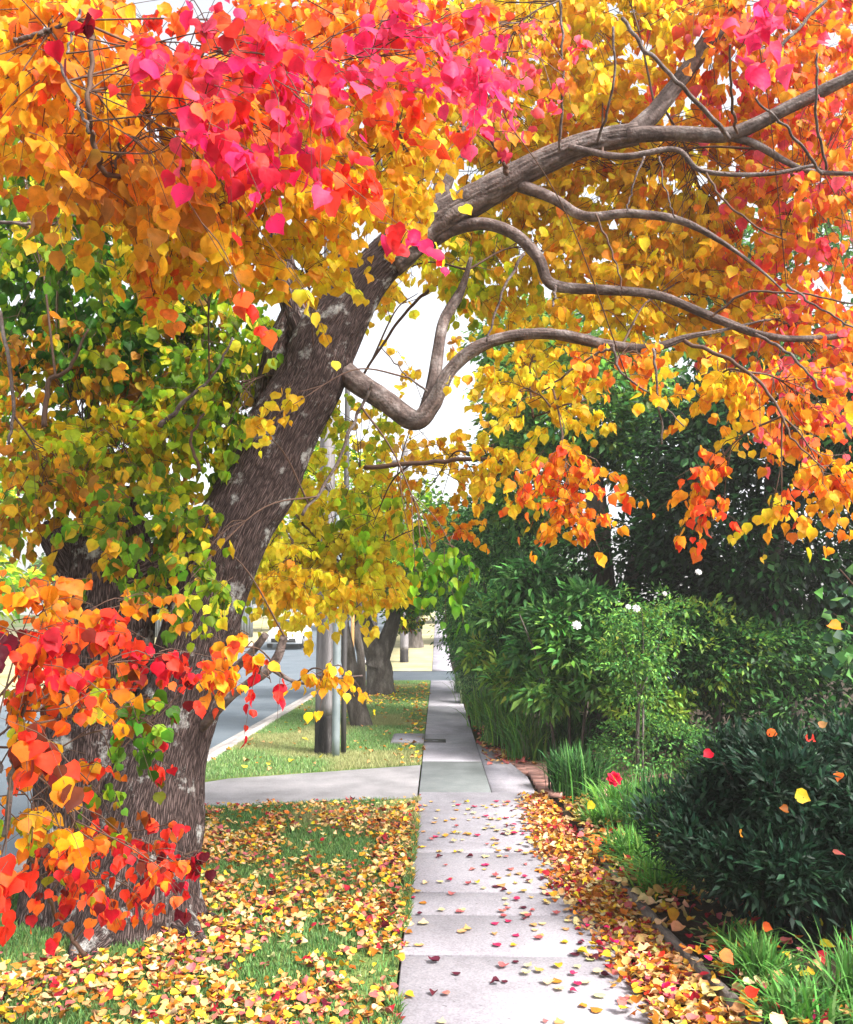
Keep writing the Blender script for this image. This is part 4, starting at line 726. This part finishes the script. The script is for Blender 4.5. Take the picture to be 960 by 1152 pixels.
# ---------------------------------------------------------------- strap leaved clumps
def straps(name, base, n, h, spread, cols, label, group=None, w=.012, cat='grass clump', up=1.0):
    x, y = float(base[0]), float(base[1]); V = []; C = []; F = []; k = 6; nv = 0
    az = rng.uniform(0, 2*math.pi, n); hh = h*rng.uniform(.55, 1.1, n); sp = spread*rng.uniform(.1, 1.1, n); t = np.linspace(0, 1, k)
    ox, oy = rng.normal(size=(2, n))*spread*.22; cc = pick(cols, n, .2)
    dx, dy = np.cos(az), np.sin(az)
    R = sp[:, None]*t**1.7; Z = hh[:, None]*(t*up-(.35*(sp/spread)[:, None])*t**3)
    X = x+ox[:, None]+dx[:, None]*R; Yv = y+oy[:, None]+dy[:, None]*R
    tw = rng.uniform(-.8, .8, n); wx, wy = np.cos(az+math.pi/2+tw), np.sin(az+math.pi/2+tw); ww = w*rng.uniform(.7, 1.3, n)[:, None]*np.array([.8, 1, 1, .85, .55, .05])/2
    Lf = np.stack([X-wx[:, None]*ww, Yv-wy[:, None]*ww, Z], -1); Rt = np.stack([X+wx[:, None]*ww, Yv+wy[:, None]*ww, Z], -1)
    V = np.stack([Lf, Rt], 2).reshape(-1, 3); idx = np.arange(n*k*2).reshape(n, k, 2)
    F = np.stack([idx[:, :-1, 0], idx[:, :-1, 1], idx[:, 1:, 1], idx[:, 1:, 0]], -1).reshape(-1, 4)
    C = np.repeat(cc*rng.uniform(.8, 1.2, (n, 1)), k*2, 0)
    V[:, 2] = np.maximum(V[:, 2], .012)
    o = mesh_obj(name, V-np.array([x, y, 0]), F, M_grass, None, np.clip(C, 0, .9)); o.location = (x, y, 0)
    return tag(o, label, cat, group)
DK = {'e2': 3, 'e3': 2, 'e1': 2}; LM = {'e3': 3, 'e4': 4, 'gr2': 2} ; PAL['gr2'] = np.array([.10, .27, .05]); PAL['gr3'] = np.array([.16, .36, .05])
def GP(px, py): return G(px, py)
st_list = [
 ((655, 905), 260, .62, .34, DK, 'upright dark green strap leaved clump at the corner of the brick paving'),
 ((632, 890), 160, .5, .25, DK, 'smaller dark strap leaved clump nearest the brick paving edge'),
 ((700, 925), 240, .42, .42, {'gr2': 4, 'gr3': 2}, 'bright green grassy clump right below the crimson flower'),
 ((660, 935), 200, .26, .3, {'gr2': 3, 'gr3': 3}, 'short lime green clump spilling toward the leaf drift'),
 ((745, 950), 240, .62, .45, DK, 'tall strap leaved clump at the foot of the rose stem'),
 ((715, 975), 240, .3, .34, {'gr2': 3, 'gr3': 2, 'e3': 2}, 'mid green grass clump beside the curved stick in the bed'),
 ((750, 1010), 200, .26, .34, {'gr3': 3, 'gr2': 3, 'e4': 2}, 'arching grass clump just behind the timber edging board'),
 ((735, 990), 160, .22, .3, {'gr2': 3, 'e3': 3}, 'small grass clump between two taller clumps behind the timber edging'),
 ((800, 890), 160, .6, .3, DK, 'strap leaved clump tucked between rose stem and dark round shrub'),
 ((860, 1120), 150, .30, .24, {'gr3': 1, 'gr2': 4, 'e3': 2}, 'bright green blades in front of the dark round shrub near the bottom'),
 ((905, 1165), 130, .26, .28, {'gr2': 3, 'e3': 3}, 'bright green blades rising from the bottom edge of the picture'),
 ((965, 1150), 90, .42, .3, {'gr2': 2, 'e3': 3}, 'tall loose green blades in the bottom right corner'),
 ((835, 1080), 120, .2, .22, {'gr2': 3, 'e4': 1}, 'short green blades between timber edging and dark round shrub'),
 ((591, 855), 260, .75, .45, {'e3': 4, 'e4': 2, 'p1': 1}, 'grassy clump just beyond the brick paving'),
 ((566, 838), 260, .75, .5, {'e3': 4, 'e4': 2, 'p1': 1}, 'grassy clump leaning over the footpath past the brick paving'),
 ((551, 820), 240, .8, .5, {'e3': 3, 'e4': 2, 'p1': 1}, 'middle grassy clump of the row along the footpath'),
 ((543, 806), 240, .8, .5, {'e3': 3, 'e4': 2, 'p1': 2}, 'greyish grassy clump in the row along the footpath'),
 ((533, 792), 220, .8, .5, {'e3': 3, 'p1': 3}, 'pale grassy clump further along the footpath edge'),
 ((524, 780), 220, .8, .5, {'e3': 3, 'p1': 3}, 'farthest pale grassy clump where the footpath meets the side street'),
 ((640, 850), 200, .7, .45, {'e2': 3, 'e3': 3}, 'dark grassy clump under the long leaved shrub'),
]
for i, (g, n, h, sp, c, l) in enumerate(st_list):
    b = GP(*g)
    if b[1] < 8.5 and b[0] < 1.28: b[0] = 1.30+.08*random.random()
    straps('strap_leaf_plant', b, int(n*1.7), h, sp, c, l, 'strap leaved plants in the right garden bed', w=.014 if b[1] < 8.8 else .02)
# yellow flower heads in the grass row
kp = P(577, 815, 12.0); kp_r = empty('yellow_flower_plant', (float(kp[0]), 12.0, 0), 'plant with small pale yellow flower heads among the grassy clumps', 'plant')
for px, py in ((577, 813), (590, 800), (584, 790), (610, 797), (602, 792)):
    q = P(px, py, 12.0+rng.uniform(-.2, .2)); flower(kp_r, 'flower', q, .07, (.7, .62, .1)); A = Acc(); tube(A, [[kp[0], 12, 0, .006], [(kp[0]+q[0])/2, 12, q[2]*.6, .005], [*q, .003]], 5, 6); A.build('stem', M_twig, kp_r)
# ---------------------------------------------------------------- grass
def grass(name, n, fx, fy, h, dens, cols, mask=None):
    x = rng.uniform(*fx, n); y = rng.uniform(*fy, n)
    ok = np.ones(n, bool) if mask is None else mask(x, y)
    if dens is not None: ok &= vnoise(np.stack([x/.35, y/.35, x*0+dens], -1)) > rng.uniform(.0, .55, n)
    x, y = x[ok], y[ok]; n = len(x); az = rng.uniform(0, 2*math.pi, n); hh = h*rng.uniform(.5, 1.3, n); w = h*.10*rng.uniform(.7, 1.2, n)
    z = hgt(y); lean = hh*rng.uniform(.1, .9, n); a2 = rng.uniform(0, 2*math.pi, n)
    cx, sy = np.cos(az)*w, np.sin(az)*w; lx, ly = np.cos(a2)*lean, np.sin(a2)*lean
    V = np.stack([np.stack([x-cx, y-sy, z-.004], -1), np.stack([x+cx, y+sy, z-.004], -1), np.stack([x+cx*.7+lx*.4, y+sy*.7+ly*.4, z+hh*.6], -1), np.stack([x-cx*.7+lx*.4, y-sy*.7+ly*.4, z+hh*.6], -1), np.stack([x+lx, y+ly, z+hh], -1)], 1)
    i5 = (np.arange(n)*5)[:, None]
    F = [np.array([[0, 1, 2, 3]])+i5, np.array([[3, 2, 4]])+i5]
    patch = vnoise(np.stack([x/.9, y/.9, x*0+5], -1))[:, None]
    c = pick(cols, n, .2)*(1-.5*(patch > .62)*0) ; dry = np.array([.46, .42, .20]); m = np.clip((patch-.55)*3.5, 0, .75); c = c*(1-m)+dry*m*rng.uniform(.8, 1.1, (n, 1))
    return tag(mesh_obj(name, V.reshape(-1, 3), F, M_grass, None, np.repeat(c, 5, 0)), kind='stuff')
PAL.update({'g1': np.array([.10, .21, .06]), 'g2': np.array([.19, .34, .11]), 'g3': np.array([.32, .44, .18])})
tag(grass('grass', 90000, (-2.8, -.2), (3.2, 9.0), .035, 4, {'g1': 4, 'g2': 3}, lambda x, y: y < drv_near(x)-.03), 'short green grass under the fallen leaves in front of the driveway', 'grass')
tag(grass('grass', 130000, (-2.8, -.2), (9.7, 26.2), .04, None, {'g2': 4, 'g3': 3, 'g1': 1}, lambda x, y: y > drv_far(x)+.03), 'mown green lawn on the verge between kerb and footpath beyond the driveway', 'grass')
tag(grass('grass', 9000, (-.215, -.165), (3.2, 8.8), .05, None, {'g1': 3, 'g2': 2, 'och': .6}, lambda x, y: vnoise(np.stack([x*0, y*2.2, x*0+3], -1)) > .35), 'ragged grass creeping over the left edge of the footpath', 'grass')
# ---------------------------------------------------------------- fallen leaves
FV = HEART_V.copy()
def litter(n, xf, yf, cols, size, mask, z0=.012, pile=.03, slope=.5):
    x = xf(n); y = yf(n); ok = mask(x, y); x, y = x[ok], y[ok]; n = len(x)
    z = z0+rng.uniform(0, 1, n)**2*pile
    nr = unit(n)*slope+np.array([0, 0, 1]); nr[:, 2] *= rng.choice([-1, 1], n, p=[.35, .65])
    tip = unit(n); tip[:, 2] *= .25
    return np.stack([x, y, z], -1), tip, nr, size*rng.uniform(.55, 1.2, n), pick(cols, n, .15), rng.uniform(-1.0, 1.3, (n, 2))
LIT = {'tan': 6, 'crm': 3.5, 'lye': 3, 'lor': 1.6, 'och': 1.6, 'dpk': 2.4, 'brn': 2.2, 'lcr': 1.1, 'red': .15, 'pur': .5}
def lmask(x, y):
    d = vnoise(np.stack([x/.28, y/.42, x*0+1.5], -1))*.6+vnoise(np.stack([x/.8, y/.9, x*0+9], -1))*.4
    w = np.clip((d-.29)*4.2, .06, 1)*np.where(y > 7.9, np.clip(1-(y-7.6)/1.4, .12, 1), 1)
    return (y < drv_near(x)-.02) & (rng.random(len(x)) < w) & ~((x < -1.55) & (y > 4.75) & (y < 5.5))
L = litter(20000, lambda n: rng.uniform(-3.0, -.17, n), lambda n: 3.0+6.0*rng.beta(1, 1.1, n), LIT, .043, lmask, .02, .028, .6)
V, F, C = leaves(*L[:5], (HEART_V, HEART_F), L[5]); tag(mesh_obj('leaf_litter', V, F, M_litter, None, C), 'thick carpet of yellow, tan and crimson leaves on the grass left of the footpath', 'fallen leaves', kind='stuff')
# extra crimson and pink ones near the footpath edge
LIT2 = {'tan': 6, 'crm': 4, 'och': 2, 'lye': 2, 'lor': 2.6, 'lcr': 2, 'dpk': 2.6, 'brn': 2.6, 'red': .4, 'mag': .2}
def dx_edge(y): return np.interp(y, [3, 3.95, 4.5, 5.2, 5.9, 6.6, 7.3, 8.8], [1.36, 1.30, 1.25, 1.20, 1.17, 1.15, 1.13, 1.08])
def rmask(x, y):
    e = dx_edge(y); inner = np.interp(y, [3, 4, 5, 6, 7, 8, 8.9], [.95, .97, .93, .86, .84, .90, .94]); 
    w = np.clip((x-inner+.20)/.24, 0, 1)**1.6*(x < e-.03)
    return rng.random(len(x)) < w
L = litter(13500, lambda n: rng.uniform(.45, 1.3, n), lambda n: rng.uniform(3.0, 8.9, n), LIT2, .046, rmask, .024, .045, .65)
V, F, C = leaves(*L[:5], (HEART_V, HEART_F), L[5]); tag(mesh_obj('leaf_drift', V, F, M_litter, None, C), 'drift of orange, tan and crimson leaves between the footpath and the timber edging', 'fallen leaves', kind='stuff')
L = litter(900, lambda n: 1.12+rng.exponential(.35, n), lambda n: rng.uniform(3.2, 8.5, n), LIT2, .06, lambda x, y: x > dx_edge(y)-.03, .085, .03, .5)
V, F, C = leaves(*L[:5], (HEART_V, HEART_F), L[5]); tag(mesh_obj('leaf_scatter', V, F, M_litter, None, C), 'scattered dry leaves on the garden soil under the strap leaved plants', 'fallen leaves', kind='stuff')
L = litter(2600, lambda n: rng.uniform(-2.8, -.2, n), lambda n: rng.uniform(10.5, 25, n), {'yel': 2, 'tan': 3, 'och': 3}, .07, lambda x, y: (y > drv_far(x)+.05) & (rng.random(len(x)) < np.where((np.hypot(x+1.5, (y-21)/1.6) < 1.6) | (x > -.5), .9, .10)), .035, .01, .3)
V, F, C = leaves(*L[:5], RH, L[5]); tag(mesh_obj('leaf_scatter', V, F, M_litter, None, C), 'thin scatter of yellow leaves under the forked tree on the far lawn', 'fallen leaves', kind='stuff')
L = litter(900, lambda n: rng.uniform(.5, 1.2, n), lambda n: rng.uniform(10.9, 20, n), {'tan': 3, 'dpk': 2, 'brn': 2}, .07, lambda x, y: x > .58, .03, .03, .5)
V, F, C = leaves(*L[:5], RH, L[5]); tag(mesh_obj('leaf_scatter', V, F, M_litter, None, C), 'pinkish dry leaves along the right edge of the far footpath', 'fallen leaves', kind='stuff')
# single leaves on the open concrete, one object each
PMAP = {'yel': 'lye', 'mag': 'lmg', 'pur': 'lpu', 'or': 'lor'}
CN = {'tan': ('tan', 'fallen tan leaf lying alone on the grey footpath'), 'crm': ('crm', 'fallen cream leaf lying alone on the grey footpath'), 'yel': ('yel', 'fallen yellow leaf lying alone on the grey footpath'),
      'mag': ('mag', 'fallen crimson leaf lying alone on the grey footpath'), 'dpk': ('dpk', 'fallen dusty pink leaf lying alone on the grey footpath'), 'pur': ('pur', 'fallen dark purple leaf lying alone on the grey footpath'), 'or': ('or', 'fallen orange leaf lying alone on the grey footpath')}
GN = {'tan': 'tan leaves on the footpath', 'crm': 'cream leaves on the footpath', 'yel': 'yellow leaves on the footpath', 'mag': 'crimson leaves on the footpath', 'dpk': 'dusty pink leaves on the footpath', 'pur': 'dark purple leaves on the footpath', 'or': 'orange leaves on the footpath'}
proto = {}
for k in CN:
    for v in range(6):
        V, F, C = leaves(np.zeros((1, 3)), np.array([[0., 1, 0]]), np.array([[0., 0, 1]]), np.array([1.0]), pick({PMAP.get(k, k): 1}, 1, .1), (HEART_V*np.array([rng.uniform(.8, 1.1), 1, 1]), HEART_F), rng.uniform(-.6, 1.0, (1, 2)))
        V[:, 2] -= V[:, 2].min(); proto[k, v] = mesh_obj('fallen_leaf', V, F, M_litter, None, C).data
for o in [o for o in COL.objects if o.name.startswith('fallen_leaf')]: bpy.data.objects.remove(o)
ks = list(CN); wts = np.array([5, 5, 2, 3, 3, 1.6, 1.4]); wts = wts/wts.sum()
for i in range(285):
    y = 3.4+5.4*random.random()**.8; x = random.uniform(XL, XR-.12) if random.random() < .5 else XR-.1-abs(random.gauss(0, .33))
    if x < XL: continue
    k = ks[rng.choice(len(ks), p=wts)]
    o = bpy.data.objects.new('fallen_leaf', proto[k, random.randrange(6)]); COL.objects.link(o)
    s = random.uniform(.03, .06); o.scale = (s, s, s); o.location = (x, y, .0235); o.rotation_euler = (0, 0, random.uniform(0, 6.28))
    tag(o, CN[k][1], 'leaf', GN[k])
# leaves caught on the dark shrub, in the strap leaves and in mid-air at the right
for px, py, Y, s, k, lab in ((903, 896, 4.55, .075, 'yor', 'round golden leaf lying on the middle of the dark round shrub'), (868, 825, 4.9, .06, 'orr', 'orange leaf on top of the dark round shrub at its left'),
        (797, 848, 4.75, .055, 'crim', 'crimson leaf caught at the upper left of the dark round shrub'), (912, 830, 4.9, .055, 'red', 'red leaf on the crest of the dark round shrub'), (926, 815, 5.0, .05, 'tan', 'pale tan leaf highest on the dark round shrub'), (944, 873, 4.6, .05, 'orr', 'small orange leaf right of the golden leaf on the dark shrub'),
        (883, 910, 4.5, .045, 'brn', 'brown leaf just left of the golden leaf on the dark shrub'), (945, 960, 4.45, .06, 'dpk', 'pink leaf low on the right flank of the dark shrub'), (834, 938, 4.5, .04, 'och', 'small ochre leaf on the left flank of the dark shrub'), (863, 1043, 4.45, .045, 'orr', 'orange leaf low on the dark shrub above the green blades'),
        (818, 1076, 4.0, .065, 'orr', 'rusty orange leaf caught in the green blades before the dark shrub'), (846, 1116, 3.85, .055, 'red', 'red leaf caught in the bright blades near the bottom'), (665, 906, 7.2, .07, 'yel', 'yellow leaf caught in the lime green clump by the leaf drift'),
        (757, 1030, 5.0, .08, 'och', 'ochre leaf standing in the arching grass behind the timber edging'), (940, 704, 3.85, .06, 'or', 'heart shaped orange leaf hanging on the shoot at the right edge'), (905, 846, 4.8, .05, 'brn', 'brown leaf under the crest of the dark round shrub')):
    p = P(px, py, Y); V, F, C = leaves(np.zeros((1, 3)), np.array([[random.uniform(-1, 1), random.uniform(-.4, .2), random.uniform(-.9, .3)]]), np.array([[random.uniform(-.7, .7), -.5, random.uniform(.2, 1)]]), np.array([s]), pick({k: 1}, 1, .08), (HEART_V, HEART_F), np.array([[random.uniform(-.6, .8), random.uniform(-.3, .9)]]))
    V -= V.mean(0); o = mesh_obj('caught_leaf', V, F, M_leaf, None, C); o.location = tuple(p); tag(o, lab, 'leaf')
# curved stick in the bed
A = Acc(); tube(A, [[*G(672, 960), .008], [*(G(668, 975)+[0, 0, .05]), .008], [*(G(674, 1000)+[0, 0, .02]), .006]], 7, 14); tag(A.build('stick', M_timber, None), 'thin pale curved stick lying against the garden edging', 'stick')
# ---------------------------------------------------------------- service pit lids
for (x0, x1, py0, py1, lab) in ((-.62, -.22, 838, 829, 'small pale concrete pit lid in the lawn beside the footpath'),):
    y0, y1 = float(G(455, py0)[1]), float(G(455, py1)[1]); o = empty('pit_lid', ((x0+x1)/2, (y0+y1)/2, 0), lab, 'pit lid')
    A = Acc(); A.box(x0, x1, y0, y1, -.05, .05); A.build('lid', M_conc, o); A = Acc(); A.box(x0-.03, x1+.03, y0-.03, y1+.03, -.05, .042); A.build('rim', M_concg, o)
y0, y1 = float(G(480, 837)[1]), float(G(480, 833)[1]); o = empty('service_cover', (0, (y0+y1)/2, 0), 'narrow dark metal service cover set in the footpath beyond the driveway', 'service cover')
M_dark = flatmat('dark_iron', (.08, .075, .075), .6, .3)
A = Acc(); A.box(-.18, .12, y0, y1, 0, .022); A.build('cover', M_dark, o); A = Acc(); A.box(-.07, .01, (y0+y1)/2-.02, (y0+y1)/2+.02, .0225, .026); A.build('handle', M_conc, o)
# ---------------------------------------------------------------- power pole with conduit
M_pole = noisemat('pole_timber', [(.25, (.09, .085, .085)), (.5, (.2, .185, .19)), (.8, (.32, .3, .31))], 3, .9, .5, 60, (4, 4, .25), fine=40)
M_tar = noisemat('tarred_timber', [(.3, (.012, .012, .014)), (.6, (.05, .045, .045)), (.85, (.2, .19, .19))], 5, .85, .5, 60, (3, 3, .4), fine=40)
M_galv = noisemat('galvanised_steel', [(.3, (.14, .17, .18)), (.6, (.21, .245, .26)), (.8, (.29, .32, .33))], 3, .4, .1, 50, spec=.6)
def pole(base, r, H, label, tar=.75, conduit=True, lean=0):
    x, y = base[:2]; z = float(hgt(y)); o = empty('power_pole', (float(x), float(y), z), label, 'power pole', 'timber power poles on the verge')
    A = Acc(); tube(A, [[x, y, z-.1, r*1.03], [x, y, z+tar, r]], 28, 16, .003, .03); A.build('pole_base', M_tar, o, smooth=True)
    A = Acc(); tube(A, [[x, y, z+tar, r], [x+lean*.5, y, z+H/2, r*.88], [x+lean, y, z+H, r*.7]], 28, 60, .003, .03); A.build('shaft', M_pole, o, smooth=True)
    A = Acc(); A.box(x-1.2, x+1.2, y-.06, y+.06, z+H-.9, z+H-.78); A.build('crossarm', M_pole, o)
    for dx in (-1.1, -.5, .5, 1.1):
        A = Acc(); tube(A, [[x+dx, y, z+H-.78, .02], [x+dx, y, z+H-.7, .05], [x+dx, y, z+H-.62, .035]], 10, 8); A.build('insulator', M_conc, o)
    return o
pb = G(364, 848); pp = pole(pb, .115, 9.0, 'near timber power pole with dark base and steel conduit beside the driveway', .5, lean=.0)
A = Acc(); xg, yg = G(379, 850)[:2]; yg -= .12; tube(A, [[xg, yg, -.05, .052], [xg, yg, 3.2, .052]], 22, 12); A.build('conduit', M_galv, pp, smooth=True)
A = Acc(); tube(A, [[xg, yg, 2.2, .059], [xg, yg, 2.27, .059]], 22, 2); A.build('bracket', M_galv, pp)
A = Acc(); xg2, yg2 = G(386, 850)[:2]; tube(A, [[xg2+.0, yg2+.05, -.05, .035], [xg2, yg2+.05, 6, .035]], 12, 8); A.build('cable_cover', M_dark, pp, smooth=True)
yp = 36.0; pole((float(P(455, 740, yp)[0]), yp), .17, 9, 'distant timber power pole beyond the side street', .5)
# ---------------------------------------------------------------- verge trees
def wtree(name, base, label, trunks, blobs, T=RH, mat=M_far, cols=None, group='street trees on the verge'):
    o = plant(name, base, label, 'tree', blobs, T, mat, trunks, group, stemname='trunk', fname='crown'); return o
b = G(405, 817); x, y = float(b[0]), float(b[1])
wtree('leaning_tree', (x, y, 0), 'slender dark leaning tree just behind the near power pole',
      [[[x+.06, y, -.1, .19], *ST((398, 780, .145, y), (392, 740, .125, y), (386, 700, .10, y), (382, 650, .09, y), (370, 560, .06, y))]],
      [((*P(375, 560, y),), (1.2, 1.2, 1.0), 3600, {'lg': 3, 'yg': 3, 'gr': 2, 'yel': 2}, .10, dict(clump=.4))], cols=None)
b = G(428, 782); x, y = float(b[0]), float(b[1])
wtree('forked_tree', (x, y, 0), 'thick forked tree with rough grey trunk on the far lawn',
      [[[x, y, -.15, .42], *ST((428, 765, .31, y), (425, 740, .28, y), (414, 715, .22, y), (405, 690, .2, y), (395, 640, .14, y))], [*ST((424, 752, .28, y), (432, 730, .22, y), (441, 705, .17, y), (446, 680, .12, y), (455, 640, .1, y))]],
      [((*P(462, 640, y),), (1.3, 1.4, 1.1), 4200, {'gr': 4, 'lg': 3, 'f1': 2}, .12, dict(clump=.4)), ((*P(430, 600, y),), (2.0, 1.6, 1.3), 4800, {'lg': 4, 'gr': 2, 'p1': 2}, .12, dict(clump=.45)), ((*P(455, 690, y+1),), (.5, .6, .4), 700, {'brn': 1, 'gr': 3, 'yg': 2}, .1, dict(clump=.3))])
b = G(405, 800); x, y = float(P(408, 700, 18)[0]), 18.0
wtree('thin_tree', (x, y, 0), 'thin grey sapling stem between the leaning tree and the forked tree',
      [[[x, y, -.1, .09], *ST((406, 740, .085, y), (402, 712, .08, y), (407, 690, .06, y), (402, 640, .04, y))]], [((*P(405, 620, y),), (.8, .8, .6), 700, {'gr': 3, 'lg': 3}, .10, dict(clump=.3))])
A = Acc(); x, y = float(P(397, 700, 17.5)[0]), 17.5; A.box(x-.03, x+.03, y-.03, y+.03, -.05, 2.4); tag(A.build('garden_stake', flatmat('raw_pine', (.55, .3, .12), .8), None), 'upright orange brown timber stake beside the thin sapling', 'stake')
x, y = float(P(466, 720, 44)[0]), 44.0; z = float(hgt(y))
wtree('dark_street_tree', (x, y, z), 'dark crowned street tree beyond the distant power pole', [[[x, y, z-.2, .5], [x, y, z+1, .32], [x-.2, y, z+2.6, .25]]],
      [((x, y, z+3.3), (2.2, 2.2, 1.5), 4500, {'gr': 3, 'dg': 4, 'brn': .5}, .2, dict(clump=.6)), ((x+2.2, y+2, z+3.4), (1.8, 2, 1.2), 2500, {'gr': 3, 'dg': 2}, .2, dict(clump=.6))])
# distant trees closing the view
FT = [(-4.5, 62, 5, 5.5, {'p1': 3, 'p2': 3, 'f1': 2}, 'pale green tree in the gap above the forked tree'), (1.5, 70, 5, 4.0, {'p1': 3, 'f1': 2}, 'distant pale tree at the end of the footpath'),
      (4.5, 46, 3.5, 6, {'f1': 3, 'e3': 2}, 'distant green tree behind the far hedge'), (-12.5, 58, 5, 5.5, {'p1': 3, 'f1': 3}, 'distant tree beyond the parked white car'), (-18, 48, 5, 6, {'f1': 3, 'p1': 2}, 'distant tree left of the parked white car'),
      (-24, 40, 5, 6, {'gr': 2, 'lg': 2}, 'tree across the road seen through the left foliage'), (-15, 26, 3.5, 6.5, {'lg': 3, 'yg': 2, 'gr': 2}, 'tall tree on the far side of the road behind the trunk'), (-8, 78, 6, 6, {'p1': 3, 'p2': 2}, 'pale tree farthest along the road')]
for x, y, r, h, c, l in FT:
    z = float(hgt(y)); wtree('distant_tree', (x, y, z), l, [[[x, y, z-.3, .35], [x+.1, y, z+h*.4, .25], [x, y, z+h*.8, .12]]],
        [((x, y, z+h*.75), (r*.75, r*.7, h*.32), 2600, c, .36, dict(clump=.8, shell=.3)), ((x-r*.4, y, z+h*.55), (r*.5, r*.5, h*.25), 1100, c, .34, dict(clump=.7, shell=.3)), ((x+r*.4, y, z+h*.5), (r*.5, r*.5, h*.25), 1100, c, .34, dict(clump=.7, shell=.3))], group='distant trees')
# low hedge and fence across the road
o = empty('fence', (-14, 52, float(hgt(52))), 'dark paling fence across the road beyond the parked car', 'fence'); M_f = flatmat('fence_paint', (.10, .11, .12), .8)
z = float(hgt(52)); A = Acc()
for i in range(70): A.box(-22+i*.16, -22+i*.16+.15, 52, 52.03, z-.1, z+1.8)
A.build('palings', M_f, o); A = Acc()
for zz in (.4, 1.4): A.box(-22, -10.8, 52.032, 52.08, z+zz, z+zz+.08)
A.build('rail', M_f, o)
for i in range(5):
    A = Acc(); A.box(-22+i*2.8-.05, -22+i*2.8+.05, 52.082, 52.18, z-.2, z+1.85); A.build('post', M_f, o)
# ---------------------------------------------------------------- parked car (white, seen from its front quarter)
def car(x, y):
    z = float(hgt(y))-.13; o = empty('parked_car', (x, y, z), 'white hatchback parked on the far part of the road', 'car')
    Mw = flatmat('white_paint', (.8, .8, .82), .25, 0, .5); Mg = flatmat('car_glass', (.02, .03, .035), .08, 0, .8); Mb = flatmat('tyre_rubber', (.02, .02, .02), .85); Mr = flatmat('wheel_rim', (.5, .5, .52), .3, .8); Ml = flatmat('lamp_lens', (.7, .72, .75), .15)
    def loft(sec, name, mat, par):
        # sections along Y: (y, halfwidth_low, halfwidth_high, zlow, zhigh)
        V = []; 
        for (yy, wl, wh, zl, zh) in sec: V += [(x-wl, y+yy, z+zl), (x-wl, y+yy, z+zl+(zh-zl)*.6), (x-wh, y+yy, z+zh), (x+wh, y+yy, z+zh), (x+wl, y+yy, z+zl+(zh-zl)*.6), (x+wl, y+yy, z+zl)]
        ii = np.arange(len(V)).reshape(-1, 6); nn = np.roll(ii, -1, 1)
        A = Acc(); A.add(V, [np.stack([ii[:-1], ii[1:], nn[1:], nn[:-1]], -1).reshape(-1, 4), ii[[0, -1]]]); return A.build(name, mat, par)
    loft([(-2.1, .70, .66, .3, .62), (-1.95, .84, .78, .22, .78), (-1.1, .88, .82, .2, .95), (1.3, .88, .82, .2, .98), (1.95, .84, .78, .24, .92), (2.1, .74, .7, .32, .8)], 'body', Mw, o)
    loft([(-1.15, .8, .78, .94, .97), (-.45, .78, .64, .95, 1.40), (.9, .78, .64, .96, 1.42), (1.75, .78, .7, .93, 1.0)], 'roof', Mw, o)
    A = Acc(); A.add([(x-.74, y-1.10, z+1.0), (x+.74, y-1.10, z+1.0), (x+.60, y-.50, z+1.385), (x-.60, y-.50, z+1.385)], np.array([[0, 1, 2, 3]])); w = A.build('windscreen', Mg, o)
    for s in (-1, 1):
        A = Acc(); A.add([(x+s*.795, y-.85, z+1.02), (x+s*.795, y+1.25, z+1.02), (x+s*.66, y+.8, z+1.37), (x+s*.66, y-.38, z+1.37)], np.array([[0, 1, 2, 3]])); A.build('window', Mg, o)
        A = Acc(); A.box(x+s*.62-.14, x+s*.62+.14, y-2.08, y-1.98, z+.60, z+.74); A.build('headlight', Ml, o)
        A = Acc(); A.box(x+s*.93-.08, x+s*.93+.08, y-.85, y-.75, z+.98, z+1.1); A.build('mirror', Mw, o)
        for yy in (-1.35, 1.35):
            A = Acc(); tube(A, [[x+s*.70, y+yy, z+.31, .31], [x+s*.90, y+yy, z+.31, .31]], 24, 2); t = A.build('wheel', Mb, o); A = Acc(); tube(A, [[x+s*.89, y+yy, z+.31, .19], [x+s*.912, y+yy, z+.31, .18]], 20, 2)
            r = A.build('rim', Mr, o); r.parent = t
    A = Acc(); A.box(x-.6, x+.6, y-2.13, y-2.06, z+.28, z+.48); A.build('grille', Mb, o)
    A = Acc(); A.box(x-.26, x+.26, y-2.15, y-2.132, z+.40, z+.51); A.build('number_plate', Mw, o)
car(float(P(327, 712, 46)[0]), 46)

# ---------------------------------------------------------------- thin autumn haze in the air
A = Acc(); A.box(-610, 610, -16, 915, -1.4, 15)
mh = bpy.data.materials.new('haze'); mh.use_nodes = True; th = mh.node_tree; th.nodes.clear()
pv = th.nodes.new('ShaderNodeVolumePrincipled'); pv.inputs['Color'].default_value = (.95, .93, .9, 1); pv.inputs['Density'].default_value = .0020; pv.inputs['Anisotropy'].default_value = .3
oh = th.nodes.new('ShaderNodeOutputMaterial'); th.links.new(pv.outputs[0], oh.inputs['Volume'])
tag(A.build('haze', mh), kind='stuff')
